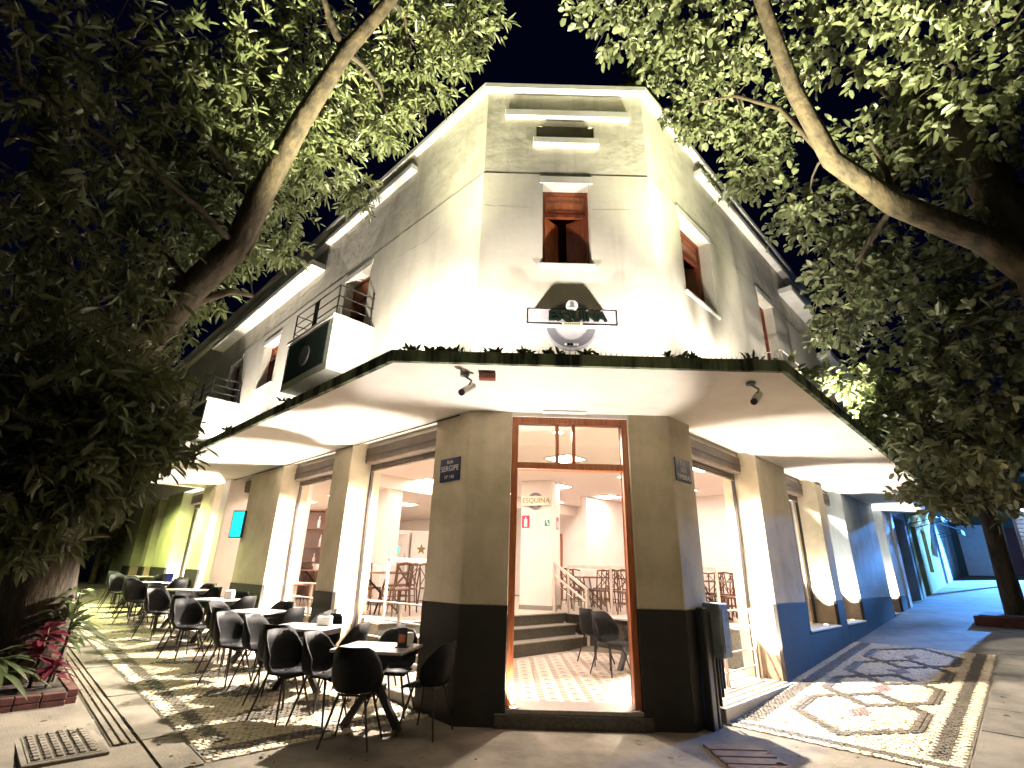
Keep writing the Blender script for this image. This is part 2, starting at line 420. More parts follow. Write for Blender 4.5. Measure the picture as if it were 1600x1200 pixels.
grooved('tactile_paving', CF, 2.05, 2.62, .42, 1.6, 6, M['stb'], '')
def slabs(name, F, a0,a1,o0,o1,da,do,mat):
    r = strip(name, F, a0,a1,o0,o1,-.007,M['bed']); a = a0
    while a < a1-.01:
        o = o0
        while o < o1-.01:
            b = MB(); g = .008; h = random.uniform(-.002,.005); x0,x1,y0,y1 = a+g,min(a+da,a1)-g,o+g,min(o+do,o1)-g
            q = [(x0,y0),(x1,y0),(x1,y1),(x0,y1)]
            lo = [F.p(t,w,gzf(F,t,w)-.02) for t,w in q]; hi = [F.p(t,w,gzf(F,t,w)+h) for t,w in q]
            b.add(lo+hi,[(4,5,6,7)]+[(k,(k+1)%4,4+(k+1)%4,4+k) for k in range(4)])
            b.build('paving_slab', mat, r); o += do
        a += da
    return r
slabs('slab_pavement', RF, -.9, 7.6, 2.24, 4.6, 1.05,.78, M['slab'])
slabs('slab_pavement', LF, .4, 9.5, 2.36, 2.66, .9,.3, M['concrete'])
strip('street_pavement', RF, 7.3, 40, .05, 3.2, -.004, M['slab'])
strip('road', RF, 7, 60, 3.4, 9.5, -.004, M['road'])

# ------------------------------------------------------------------ CORNER BUILDING
B = empty('corner_building',(.785,6.53,0),0,'two storey cream corner building with chamfered corner and wide canopy over the pavement','building')
FLOOR, PLAT, SOF, CEIL = .17, .77, 3.62, 3.80
pl = lambda F,a,o: (F.p(a,o,0).x,F.p(a,o,0).y)
# pillars
LEFT_P = [(3.13,3.77),(6.05,7.85),(10.45,11.55),(13.7,15.5),(16.6,17.2),(18.9,20.0)]
RIGHT_P = [(3.05,4.54),(6.5,7.0),(8.6,12.0),(13.3,14.3)]
TH = .62
def pillar(F, a0, a1, mat, ztop=SOF+.1, zp=1.22, zb=None):
    zb = (gzf(F,a0,0)-.3) if zb is None else zb
    b = MB().box(F,a0,a1,-TH,0,zp,ztop); p = b.build('pillar', mat, B, bev=.008)
    MB().box(F,a0,a1,-TH,-.052,zb,zp-.001).build('reveal_base', M['reveal'], p)
    MB().box(F,a0-.006,a1+.006,-.05,.012,zb,zp).build('plinth', M['plinth'], p, bev=.006)
for k,(a0,a1) in enumerate(LEFT_P): pillar(LF,a0,a1,M['pillar'] if k<3 else M['fgreen_lit'],zp=1.22 if k<2 else 1.44)
for k,(a0,a1) in enumerate(RIGHT_P): pillar(RF,a0,a1,M['pillar'] if k<2 else M['fblue'])
for pts,zz in (([pl(LF,.73,0),pl(LF,0,0),pl(CF,.02,0),pl(CF,.02,-.32),pl(CF,-.05,-.62),pl(LF,.73,-.62)],0),
            ([pl(CF,1.56,0),pl(RF,0,0),pl(RF,.6,0),pl(RF,.6,-.62),pl(CF,1.63,-.62),pl(CF,1.56,-.32)],1)):
    p = MB().prism(pts,1.22,SOF+.1).build('corner_pillar', M['pillar'], B, bev=.01)
    c = Vector((sum(q[0] for q in pts)/6,sum(q[1] for q in pts)/6)); g = [tuple(c+(Vector(q)-c)*1.02) for q in pts]
    if zz==0: g[2]=pl(CF,.02,.012); g[3]=pl(CF,.02,-.3)
    else: g[0]=pl(CF,1.56,.012); g[5]=pl(CF,1.56,-.3)
    MB().prism(g,-.1,1.22).build('plinth', M['plinth'], p, bev=.006)
# plinth wall under the two raised windows on the right
MB().box(RF,4.546,6.494,-TH,.012,-.1,.73).box(RF,7.006,8.594,-TH,.012,-.1,.73).build('window_spandrel', M['plinth'], B)
for a0,a1 in ((4.55,6.49),(7.01,8.59)): MB().box(RF,a0,a1,-.55,.03,.732,.765).build('window_sill', M['trim'], B, bev=.006)
MB().box(RF,.61,3.04,-.55,.10,-.05,.15).build('door_step', M['granite2'], B, bev=.008)
MB().box(LF,.74,3.12,-.55,.02,-.05,.16).build('door_step', M['granite2'], B, bev=.008)
MB().box(LF,3.78,6.04,-.55,.02,-.05,.24).build('door_step', M['granite2'], B, bev=.008)
MB().box(LF,7.86,10.44,-.55,.02,.05,.36).build('door_step', M['granite2'], B, bev=.008)
MB().box(LF,11.56,13.69,-.55,.02,.1,.50).build('door_step', M['granite2'], B, bev=.008)
MB().box(LF,15.51,16.59,-.55,.02,.2,.62).box(LF,17.21,18.89,-.55,.02,.2,.66).build('door_step', M['granite2'], B)
MB().box(RF,12.01,13.29,-.55,.02,.2,.78).build('door_step', M['granite2'], B)
st = MB().box(CF,-.10,1.66,-.28,.05,-.1,.125).build('step_riser', M['granite'], B, bev=.006)
MB().box(CF,.021,1.559,-.40,.03,.127,.172).build('threshold', M['granite2'], B, bev=.004)
# openings: roller shutter housings, tracks, glass, lintels
def opening(F, a0,a1,zb,ztop=3.20,glass_from=None,glass_to=None,top=SOF):
    MB().box(F,a0+.005,a1-.005,-TH+.02,-.32,ztop+.42-.02,top+.08).build('lintel', M['soffit'], B)
    h = MB().box(F,a0+.01,a1-.01,-.5,-.26,ztop+.12,ztop+.40).build('shutter_housing', M['shut'], B, bev=.02)
    n = 3
    for i in range(n): MB().box(F,a0+.03,a1-.03,-.43,-.385+.0,ztop+.005+i*.036,ztop+.037+i*.036).build('slat', M['shut'], h, bev=.008)
    MB().box(F,a0+.03,a1-.03,-.262,-.245,ztop+.24,ztop+.255).build('bracket_rail', M['track'], h)
    t = MB().box(F,a1-.035,a1-.002,-.45,-.40,zb,ztop+.13).build('shutter_track', M['track'], B)
    MB().box(F,a0+.002,a0+.035,-.45,-.40,zb,ztop+.13).build('shutter_track', M['track'], B)
    return h
OPL = [(.73,3.13,.16),(3.77,6.05,.24),(7.85,10.45,.36),(11.55,13.7,.5),(15.5,16.6,.62),(17.2,18.9,.66)]
OPR = [(.6,3.05,.15),(4.54,6.5,.765),(7.0,8.6,.765),(12.0,13.3,.78)]
for a0,a1,zb in OPL: opening(LF,a0,a1,zb)
for a0,a1,zb in OPR: opening(RF,a0,a1,zb)
# fixed panes in the raised windows and in the far left openings (set behind the tracks)
def pane(F,a0,a1,z0,z1,o=-.52):
    fr = MB(); t = .045
    for q in ((a0,a1,z0,z0+t),(a0,a1,z1-t,z1),(a0,a0+t,z0+t,z1-t),(a1-t,a1,z0+t,z1-t),((a0+a1)/2-t/2,(a0+a1)/2+t/2,z0+t,z1-t)): fr.box(F,q[0],q[1],o-.03,o+.03,q[2],q[3])
    f = fr.build('window_frame', M['trim'], B)
    MB().box(F,a0+t,(a0+a1)/2-t/2,o-.004,o+.004,z0+t,z1-t).build('pane', M['glass'], f); MB().box(F,(a0+a1)/2+t/2,a1-t,o-.004,o+.004,z0+t,z1-t).build('pane', M['glass'], f)
for a0,a1 in ((4.59,6.46),(7.05,8.56)): pane(RF,a0,a1,.78,3.28)
for a0,a1,zb in OPL[3:]: pane(LF,a0+.04,a1-.04,zb+.01,3.28)
# door frame with transom
df = MB()
Z0,Z1,TB = .174,3.56,2.86
df.box(CF,.022,.10,-.16,-.03,Z0,Z1).box(CF,1.48,1.558,-.16,-.03,Z0,Z1).box(CF,.10,1.48,-.16,-.03,Z1-.085,Z1).box(CF,.10,1.48,-.16,-.03,TB,TB+.09)
fr = df.build('door_frame', M['wood'], B, bev=.008)
MB().box(CF,.60,.645,-.13,-.05,TB+.09,Z1-.085).build('mullion', M['wood'], fr); MB().box(CF,.82,.865,-.13,-.05,TB+.09,Z1-.085).build('mullion', M['wood'], fr)
for a0,a1 in ((.10,.60),(.645,.82),(.865,1.48)): MB().box(CF,a0,a1,-.10,-.09,TB+.09,Z1-.085).build('transom_pane', M['glass'], fr)
MB().box(CF,.021,1.559,-.32,-.001,Z1+.003,SOF+.1).build('lintel', M['soffit'], B)
# door leaves folded back inside the jambs
MB().box(CF,1.50,1.552,-.31,-.17,Z0+.01,TB).build('door_leaf', M['wood2'], fr, bev=.006)
MB().box(CF,.028,.075,-.31,-.17,Z0+.01,TB).build('door_leaf', M['wood'], fr, bev=.006)
# canopy
OFF = 1.66
cxl = OFF*math.tan(rad(22.5))
out = [pl(LF,11.8,OFF), pl(LF,-cxl+0,OFF), pl(RF,-cxl,OFF), pl(RF,8.85,OFF)]
# exact corners where the offset lines meet
out[1] = (CLp.x-cxl, 6.53-OFF); out[2] = (CRp.x+cxl, 6.53-OFF)
inn = [pl(RF,8.85,-.05),pl(RF,0,-.05),pl(LF,0,-.05),pl(LF,11.8,-.05)]
cb = MB().prism(out+inn,SOF+.001,SOF+.07).build('canopy', M['soffit'], B)
def edge(F,a0,a1,o0,o1):  MB().box(F,a0,a1,o0,o1,SOF-.012,SOF+.115).build('canopy_edge', M['moss'], cb)
for F,a0,a1 in ((LF,-cxl,11.8),(RF,-cxl,8.85)): edge(F,a0,a1,OFF+.002,OFF+.05)
MB().box(CF,-.55-cxl-.02,2.12+cxl+.02,OFF+.002,OFF+.05,SOF-.012,SOF+.115).build('canopy_edge', M['moss'], cb)
MB().prism([pl(LF,11.79,OFF-.01),(CLp.x-cxl+.01,6.53-OFF+.01),(CRp.x+cxl-.01,6.53-OFF+.01),pl(RF,8.84,OFF-.01)]+[pl(RF,8.84,.02),pl(RF,0,.02),pl(LF,0,.02),pl(LF,11.79,.02)],SOF+.072,SOF+.09).build('canopy_top', M['moss'], cb)
MB().box(CF,.42,1.0,.02,.14,SOF-.02,SOF-.002).build('plaster_scar', M['trim'], cb)
# upper walls
WZ0, WZ1, TOP = SOF+.06, 7.68, 9.44
LWIN = [(3.4,4.45,4.9,7.45),(7.9,8.95,5.98,7.28),(10.75,11.8,4.9,7.45),(14.5,15.5,5.98,7.28)]
RWIN = [(1.0,2.2,6.0,7.58),(4.65,5.6,4.8,7.6),(8.7,9.6,4.8,7.6)]
wall_holes(CF,-.55,2.12,WZ0,WZ1,[(.41,1.16,5.97,7.5)],.3).build('upper_wall', M['wall'], B)
wall_holes(LF,0,20,WZ0,WZ1,LWIN,.3).build('upper_wall', M['wall'], B)
wall_holes(RF,0,9.0,WZ0,WZ1,RWIN[:2],.3).build('upper_wall', M['wall'], B)
ri = .009; k = ri*math.tan(rad(22.5))
wall_holes(CF,-.55+k,2.12-k,WZ1,TOP,[(.30,1.27,8.36,8.72)],.3,o=-ri).build('parapet_wall', M['parapet'], B)
MB().box(LF,k,20,-.3,-ri,WZ1,TOP).build('parapet_wall', M['parapet'], B)
MB().box(RF,k,9.0,-.3,-ri,WZ1,TOP).build('parapet_wall', M['parapet'], B)
MB().prism([pl(LF,20,-.1),pl(LF,.1,-.1),pl(RF,.1,-.1),pl(RF,9,-.1),pl(RF,9,-11),pl(LF,20,-11)],9.1,9.2).build('roof', M['moss'], B)
MB().prism([pl(LF,20,-.31),pl(LF,.1,-.31),pl(RF,.1,-.31),pl(RF,9,-.31),pl(RF,9,-11),pl(LF,20,-11)],4.35,4.4).build('upper_floor', M['iceil'], B)
# coping along the roof edge
co = .12; ck = co*math.tan(rad(22.5))
cop = MB().prism([pl(LF,20.02,co),(CLp.x-ck,6.53-co),(CRp.x+ck,6.53-co),pl(RF,9.02,co),pl(RF,9.02,-.33),(CRp.x-.14,6.53+.33),(CLp.x+.14,6.53+.33),pl(LF,20.02,-.33)],TOP+.001,TOP+.10).build('coping', M['trim'], B)
# projecting ledges that throw shadows upward
def ledge(F,a0,a1,z0,z1,d): MB().box(F,a0,a1,-.05,d,z0,z1).build('ledge', M['trim'], B, bev=.008)
ledge(CF,-.24,1.88,8.86,9.0,.08)
ledge(CF,.24,1.33,8.25,8.38,.10)
ledge(LF,2.05,19.8,9.02,9.14,.14)
ledge(LF,5.75,13.2,8.35,8.5,.34)
ledge(RF,1.95,8.9,9.02,9.14,.14)
ledge(RF,6.4,8.9,8.3,8.45,.3)
MB().box(CF,.31,1.26,-.3,-.24,8.36,8.72).build('slot_panel', M['dgreen'], B)  # dark green panel at the back of the slot above the ledge
def crack(F,pts,r=.004):
    q = []
    for (a,z),(c,w) in zip(pts,pts[1:]):
        n = max(2,int(math.hypot(c-a,w-z)/.12))
        q += [F.p(a+(c-a)*k/n+random.uniform(-.006,.006),.0005,z+(w-z)*k/n+random.uniform(-.008,.008)) for k in range(n)]
    MB().tube(q,[r*random.uniform(.3,1) for _ in q],4).build('crack', M['moss'], B)
crack(CF,[(-.5,4.62),(.1,4.66)],.003); crack(CF,[(1.5,4.66),(2.08,4.63)],.003); crack(CF,[(-.5,7.03),(.36,7.0)],.002); crack(CF,[(1.2,7.0),(2.05,7.02)],.002)
crack(CF,[(-.44,5.45),(-.36,5.2),(-.33,4.9)],.003); crack(LF,[(.05,4.62),(1.1,4.5)],.003); crack(RF,[(.05,4.62),(.9,4.68)],.003); crack(LF,[(.4,7.3),(1.5,7.1),(2.6,7.2)],.003); crack(RF,[(2.7,6.6),(3.4,6.0),(3.6,5.2)],.003)
for a_,z_,w_ in ((.42,5.91,.05),(1.14,5.91,.05)): pass
# windows upstairs: frame, opened wooden shutters, head lining
def upper_window(F,a0,a1,z0,z1,flip=1,door=False):
    MB().box(F,a0-.06,a1+.06,-.02,.05,z0-.05,z0-.002).build('window_sill', M['trim'], B, bev=.006)
    MB().box(F,a0-.05,a1+.05,.001,.018,z1+.001,z1+.13).build('window_head', M['trim'], B)
    t = .055; b = MB()
    for q in ((a0,a0+t,z0,z1),(a1-t,a1,z0,z1),(a0+t,a1-t,z1-t,z1),(a0+t,a1-t,z0,z0+t)): b.box(F,q[0]+.002,q[1]-.002,-.29,-.20,q[2]+.002,q[3]-.002)
    f = b.build('window_frame', M['wood2'], B)
    zt = z0+(z1-z0)*.68
    MB().box(F,a0+t,a1-t,-.275,-.215,zt,zt+.06).build('transom_bar', M['wood2'], f)
    MB().box(F,a0+t,a1-t,-.262,-.235,zt+.06,z1-t).build('top_panel', M['wood'], f, bev=.004)
    for k in range(2): MB().box(F,a0+t+.03,a1-t-.03,-.236,-.222,zt+.10+k*.2,zt+.14+k*.2).build('louvre', M['wood2'], f)
    w = (a1-a0)/2-t
    for sgn,x in ((1,a0+t),(-1,a1-t)):
        ang = rad(random.choice((30,44))); leaf = MB(); th = .035
        ca, sa = math.cos(ang)*sgn, -math.sin(ang)
        P = lambda u,v,z: F.p(x+ca*u-sgn*.0-(-sa if False else 0)*v, -.27+sa*u+v, z)
        def lb(u0,u1,v0,v1,y0,y1):
            vs = [P(u,v,z) for z in (y0,y1) for v in (v0,v1) for u in (u0,u1)]
            leaf.add(vs,[(0,1,3,2),(4,6,7,5),(0,4,5,1),(2,3,7,6),(0,2,6,4),(1,5,7,3)])
        lb(0,.06,0,th,z0+.06,zt); lb(w-.06,w,0,th,z0+.06,zt); lb(.06,w-.06,0,th,z0+.06,z0+.15); lb(.06,w-.06,0,th,zt-.08,zt); lb(.06,w-.06,.01,th-.01,z0+.15,zt-.08)
        leaf.build('shutter_leaf', M['wood'] if sgn>0 else M['wood2'], f)  # one leaf paler as if lit, the other darker: light put into the wood colour
    # the dark room just behind
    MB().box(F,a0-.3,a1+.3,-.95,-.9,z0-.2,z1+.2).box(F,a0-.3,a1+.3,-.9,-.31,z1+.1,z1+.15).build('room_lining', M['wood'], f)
upper_window(CF,.41,1.16,5.97,7.5)
for h in LWIN: upper_window(LF,*h)
for h in RWIN[:2]: upper_window(RF,*h)
# balconies
def balcony(F,a0,a1,d,z0,z1,side):
    b = MB().box(F,a0,a1,0.002,d,z0,z0+.12)
    b.box(F,a0,a1,d-.1,d,z0+.12,z1).box(F,a0,a0+.1,.002,d-.1,z0+.12,z1).box(F,a1-.1,a1,.002,d-.1,z0+.12,z1)
    o = b.build('balcony', M['trim'], B, bev=.01)
    c = MB().box(F,a0-.03,a1+.03,d-.12,d+.03,z1+.002,z1+.07).box(F,a0-.03,a0+.12,.002,d-.12,z1+.002,z1+.07).box(F,a1-.12,a1+.03,.002,d-.12,z1+.002,z1+.07).build('balcony_coping', M['trim'], o, bev=.006)
    MB().box(F,a0+.12,a1-.12,d+.001,d+.02,z0+.14,z1-.06).build('front_shade', M['dgreen'], o, bev=.004)  # dark green sheet paints the front face as unlit
    ce = F.p((a0+a1)/2,d+.02,(z0+z1)/2); bb = MB().disc(ce,F.n,.2,.02); 
    bb.build('round_crest', M['signgrey'], o)
    r = MB()
    zs = [z1+.26,z1+.46,z1+.68]
    for z in zs: r.tube([F.p(a0+.03,.05,z),F.p(a0+.03,d-.05,z),F.p(a1-.03,d-.05,z),F.p(a1-.03,.05,z)],.012,6)
    for a,oo in ((a0+.03,d-.05),(a1-.03,d-.05),((a0+a1)/2-.07,d-.05),((a0+a1)/2,d-.05),((a0+a1)/2+.07,d-.05),(a0+.03,.08),(a1-.03,.08)): r.tube([F.p(a,oo,z1+.06),F.p(a,oo,zs[-1])],.014,6)
    r.build('railing', M['iron'], o)
balcony(LF,2.95,4.85,.8,4.78,5.78,0)
balcony(LF,10.1,12.1,.8,4.78,5.78,0)
# juliet rail on the right street
rl = MB()
for z in (5.1,5.4,5.7,6.0): rl.tube([RF.p(4.4,.02,z),RF.p(4.4,.35,z),RF.p(5.9,.35,z),RF.p(5.9,.02,z)],.013,6)
for a in (4.4,5.15,5.9): rl.tube([RF.p(a,.35,4.72),RF.p(a,.35,6.0)],.014,6)
rl.build('balcony_rail', M['steel'], B)
MB().box(RF,4.35,5.95,.002,.40,4.6,4.70).build('balcony_slab', M['trim'], B)

# ------------------------------------------------------------------ INTERIOR shell
lq = lambda l,q: (Ld*l+Rd*q)
P2 = lambda l,q: (lq(l,q).x,lq(l,q).y)
l0, q0 = 3.118, 4.228; li, qi = l0+.5, q0+.5
LB, QB = 23.0, 14.6
floor_pts = [P2(l0+.4,6.35),P2(l0+.4,9.5),P2(7.0,9.5),P2(7.0,q0+.4),P2(5.2,q0+.4)]
fl = MB().prism([P2(l0+.55,6.2),P2(l0+.55,9.45),P2(7.0,9.45),P2(7.0,q0+.55),P2(5.05,q0+.55)],FLOOR-.1,FLOOR-.006).build('interior_floor', M['ifloor'], B)
# patterned cement tiles inside the door
tb = MB(); ts = .296; h = ts/2-.0025
tb.add([(-h,-h,-.006),(h,-h,-.006),(h,h,-.006),(-h,h,-.006),(-h,-h,0),(h,-h,0),(h,h,0),(-h,h,0)],[(4,5,6,7)]+[(k,(k+1)%4,4+(k+1)%4,4+k) for k in range(4)],0)
for (cx,cy,R_) in ((-.02+.05,0,.078),):
    pts = [(cx+(R_ if k%2==0 else R_*.42)*math.sin(k*math.pi/5),cy+(R_ if k%2==0 else R_*.42)*math.cos(k*math.pi/5),.0006) for k in range(10)]
    tb.add(pts,[tuple(range(9,-1,-1))],1)
for y in (-.105,-.045,.045,.105): tb.add([(-h,y-.02,.0006),(-h+.075,y-.02,.0006),(-h+.075,y+.02,.0006),(-h,y+.02,.0006)],[(0,1,2,3)],1)
tb.add([(.03-.09,-h,.0006),(.03+.09,-h,.0006),(.03+.06,-h+.022,.0006),(.03-.06,-h+.022,.0006)],[(0,1,2,3)],1)
tile_me = tb.mesh('floor_tile',[M['tile'],M['tilestar']])
bmt = bmesh.new(); bmt.from_mesh(tile_me); bmesh.ops.recalc_face_normals(bmt,faces=[f for f in bmt.faces if f.material_index==0]); bmt.to_mesh(tile_me); bmt.free()
nt_ = 0
binv = world_of(B).inverted(); finv = world_of(fl).inverted()
for j in range(24):
    for i in range(-9,14):
        x, y = .28+i*ts, 7.06+j*ts
        l, q = -x*s+y*s, x*s+y*s
        if l < l0+.75 or q < q0+.75 or l > 6.85 or q > 9.28 or y < 6.95 or nt_ >= 300: continue
        inst('floor_tile', tile_me, fl, binv@Matrix.Translation((x,y,FLOOR+random.uniform(0,.0006)))); nt_ += 1
# raised platform and stairs
pf = MB().prism([P2(l0+.56,9.5),P2(l0+.56,QB),P2(LB,QB),P2(LB,q0+.56),P2(7.62,q0+.56),P2(7.62,9.5)],FLOOR-.3,PLAT-.003).build('platform', M['granite'], B)
MB().prism([P2(l0+.56,9.5),P2(l0+.56,QB),P2(LB,QB),P2(LB,q0+.56),P2(7.62,q0+.56),P2(7.62,9.5)],PLAT-.002,PLAT+.004).build('platform_floor', M['ifloor'], pf)
for i in range(2):
    st = MB().prism([P2(7.0+.31*i,q0+.58),P2(7.0+.31*i,9.44),P2(7.0+.31*(i+1)-.002,9.44),P2(7.0+.31*(i+1)-.002,q0+.58)],FLOOR-.1,FLOOR+.2*(i+1)).build('stair', M['granite'], B)
    MB().prism([P2(6.985+.31*i,q0+.58),P2(6.985+.31*i,9.44),P2(7.0+.31*(i+1)-.004,9.44),P2(7.0+.31*(i+1)-.004,q0+.58)],FLOOR+.2*(i+1)+.001,FLOOR+.2*(i+1)+.022).build('tread', M['granite2'], st)
MB().prism([P2(7.60,q0+.58),P2(7.60,9.49),P2(7.9,9.49),P2(7.9,q0+.58)],PLAT+.006,PLAT+.02).build('tread', M['granite2'], pf)
cl = MB().prism([P2(l0+.45,6.15),P2(l0+.45,QB),P2(LB,QB),P2(LB,q0+.45),P2(5.0,q0+.45)],CEIL,CEIL+.1).build('interior_ceiling', M['iceil'], B)
MB().prism([P2(11.2,q0+.6),P2(11.2,QB),P2(11.6,QB),P2(11.6,q0+.6)],CEIL-.32,CEIL-.002).build('ceiling_beam', M['iceil'], B)
MB().prism([P2(l0+.6,QB-.02),P2(l0+.6,QB+.1),P2(LB,QB+.1),P2(LB,QB-.02)],.1,CEIL).build('back_wall', M['iwall'], B)
MB().prism([P2(LB,q0+.6),P2(LB,QB-.03),P2(LB+.1,QB-.03),P2(LB+.1,q0+.6)],.1,CEIL).build('back_wall', M['iwall'], B)
MB().prism([P2(9.3,12.6),P2(9.3,QB-.05),P2(9.5,QB-.05),P2(9.5,12.6)],.1,CEIL-.01).build('partition_wall', M['iwall'], B)
# interior columns
def icol(x,y,w,d,rz):
    e = Frame(Vector((x,y,0)),Vector((math.cos(rz),math.sin(rz),0)),Vector((math.sin(rz),-math.cos(rz),0)))
    o = MB().box(e,-w/2,w/2,-d/2,d/2,PLAT,CEIL-.005).build('interior_column', M['iwall'], B, bev=.01)
    MB().box(e,-w/2-.012,w/2+.012,-d/2-.012,d/2+.012,PLAT+.005,PLAT+.1).build('skirting', M['granite2'], o)
    return e
CE = icol(.83,13.35,.80,.8,rad(-20))
icol(-3.05,13.2,.45,.45,rad(-40)); icol(-4.9,11.9,.5,.5,rad(-45)); icol(-7.0,13.2,.5,.5,rad(-45)); icol(5.6,12.2,.5,.5,rad(40))
# service counter with back shelf on the left side
# louvred door in the back wall
dl, dq0 = 9.0, QB-.03
DF = Frame(lq(11.9,QB-.021),Ld.copy(),-Rd)
d_ = MB().box(DF,-.06,0,0,.05,PLAT,2.9).box(DF,.9,.96,0,.05,PLAT,2.9).box(DF,0,.9,0,.05,2.84,2.9).build('louvred_door', M['wood'], B)
for i in range(22): MB().box(DF,.05,.5,.004,.03,PLAT+.1+i*.088,PLAT+.165+i*.088).build('louvre', M['wood'], d_)
MB().box(DF,.52,.88,.002,.02,PLAT+.05,2.8).build('door_gap', M['signgrey'], d_)

# ------------------------------------------------------------------ SIGNS
sg = empty('restaurant_sign', CF.p(.80,.1,4.6),0,'white bar sign with dark ESQUINA letters and round emblem, mounted above the corner canopy','sign')
MB().disc(CF.p(.80,.17,4.84),CF.n,.38,.05,40,0,.0).build('round_backing', M['sign'], sg)
MB().disc(CF.p(.80,.222,4.84),CF.n,.345,.012,40,0,.24).build('grey_ring', M['signgrey'], sg)
MB().box(CF,.17,1.43,.04,.34,4.78,5.03).build('sign_board', M['sign'], sg, bev=.012)
e1 = MB()
for q in ((.18,1.42,5.012,5.027),(.18,1.42,4.783,4.798),(.175,.19,4.798,5.012),(1.41,1.425,4.798,5.012)): e1.box(CF,q[0],q[1],.341,.350,q[2],q[3])
e1.build('board_rim', M['track'], sg)
text('letters','ESQUINA',CF,.87,.362,4.90,.19,M['signdark'],sg,depth=.02,bold=.008,sx=1.0)
text('small_letters','BAR',CF,.285,.344,4.90,.10,M['kiosk'],sg,rot=math.pi/2,depth=.002)
MB().disc(CF.p(.80,.345,5.07),CF.n,.082,.02,28).build('emblem_disc', M['white'], sg)
MB().box(CF,.775,.825,.366,.372,5.05,5.11).box(CF,.76,.84,.366,.372,5.035,5.05).box(CF,.79,.81,.366,.372,5.11,5.135).build('emblem_tower', M['signgrey'], sg)
MB().box(CF,.66,.94,.351,.37,4.755,4.805).build('plaque', M['letter'], sg)
sb = MB()
for i in range(9): sb.box(CF,.69+i*.025,.705+i*.025,.3705,.3735,4.77,4.79)
sb.build('plaque_marks', M['gold'], sg)
for i,mm in enumerate(('white','signdark','signdark','white','white')): MB().disc(CF.p(.72+i*.04,.236,4.535),CF.n,.018,.01,12).build('rosette', M[mm], sg)
for a_ in (.35,1.25): MB().tube([CF.p(a_,.05,4.9),CF.p(a_,0,4.9)],.015,6).build('bracket', M['iron'], sg)
def street_plate(F,a,z,lines,label):
    e = empty('street_plate',F.p(a,.02,z),0,label,'street sign','enamel street name plates on the pillars')
    MB().box(F,a-.21,a+.21,.003,.018,z-.155,z+.155).build('plate', M['blue'], e, bev=.004)
    for tx,dz,sz in lines: text('lettering',tx,F,a,.0195,z+dz,sz,M['letter'],e,depth=.0012)
street_plate(LF,.34,2.86,[('RUA',.10,.065),('SERGIPE',.012,.105),('Nº 146',-.10,.07)],'dark blue street plate reading RUA SERGIPE on the pillar left of the door')
street_plate(RF,.26,2.92,[('RUA',.09,.085),('DOS',.0,.075),('TIMBIRAS',-.095,.09)],'dark blue street plate reading RUA DOS TIMBIRAS on the pillar right of the door')
# interior column signs
ce = empty('interior_sign', CE.p(-.02,.42,2.9),0,'small white ESQUINA emblem sign on the interior column seen through the door','sign')
MB().disc(CE.p(-.02,.405,3.28),CE.n,.21,.02,28,0,.14).build('emblem_ring', M['signgrey'], ce)
MB().box(CE,-.36,.34,.43,.49,3.16,3.40).build('sign_board', M['letter'], ce, bev=.006)
text('lettering','ESQUINA',CE,.02,.492,3.28,.17,M['gold'],ce,depth=.003)
def safety(name,a,o,z,w,h,F,mat,label):
    e = empty(name,F.p(a,o,z),0,label,'safety sign'); MB().box(F,a-w/2,a+w/2,o,o+.008,z-h/2,z+h/2).build('panel', mat, e); return e
e = safety('extinguisher_sign',-.27,.402,2.78,.2,.3,CE,M['red'],'red extinguisher sign with white bottle on the front face of the interior column')
MB().box(CE,-.31,-.23,.411,.414,2.66,2.84).box(CE,-.285,-.255,.411,.414,2.84,2.89).build('bottle_mark', M['white'], e)
e = safety('exit_sign',.24,.402,2.74,.24,.17,CE,M['white'],'small white and teal exit sign beside the extinguisher sign on the column')
MB().box(CE,.22,.35,.411,.414,2.665,2.815).build('arrow_field', M['teal'], e)
MB().add([CE.p(.25,.416,2.80),CE.p(.28,.416,2.81),CE.p(.34,.416,2.70),CE.p(.31,.416,2.68)],[(0,1,2,3)]).build('arrow_mark', M['white'], e)
CS = Frame(CE.p(.4,0,0),-CE.n,CE.a)
e = safety('extinguisher_sign',.0+.15,.002,2.78,.2,.3,CS,M['red'],'orange red extinguisher sign on the shaded side face of the interior column')
MB().box(CS,.11,.19,.011,.014,2.66,2.84).build('bottle_mark', M['white'], e)
e = empty('round_wall_sign',P2(8.9,QB)+(2.6,),0,'round red sticker on the white wall at the right edge of the door view','sign')
_p = Vector((3.35,14.2,2.72)); MB().disc(_p,Vector((-.3,-1,0)),.17,.015,24).build('round_panel', M['red'], e)
PF = Frame(lq(9.29,12.6),Rd.copy(),-Ld)

# ------------------------------------------------------------------ INTERIOR furniture
def railing(name,pts,z,label,h=1.0,glass_on=True,mat='steel'):
    e = empty(name,(*pts[0],z),0,label,'railing')
    for i in range(len(pts)-1):
        A, Bp = Vector((*pts[i],0)), Vector((*pts[i+1],0)); L = (Bp-A).length; F = Frame(A,(Bp-A)/L,Vector(((Bp-A).y,-(Bp-A).x,0))/L)
        MB().box(F,0,L,-.03,.03,z+h-.06,z+h).build('top_rail', M[mat], e, bev=.005)
        n = max(1,round(L/1.1))
        for k in range(n+1): MB().box(F,k*L/n-.02,k*L/n+.02,-.02,.02,z,z+h-.06).build('post', M[mat], e)
        if glass_on:
            for k in range(n): MB().box(F,k*L/n+.04,(k+1)*L/n-.04,-.004,.004,z+.08,z+h-.12).build('glass_panel', M['glass'], e)
    return e
railing('guard_rail',[P2(7.6,9.55),P2(4.2,9.55)],PLAT,'beige steel guard rail with glass along the platform right of the stairs')
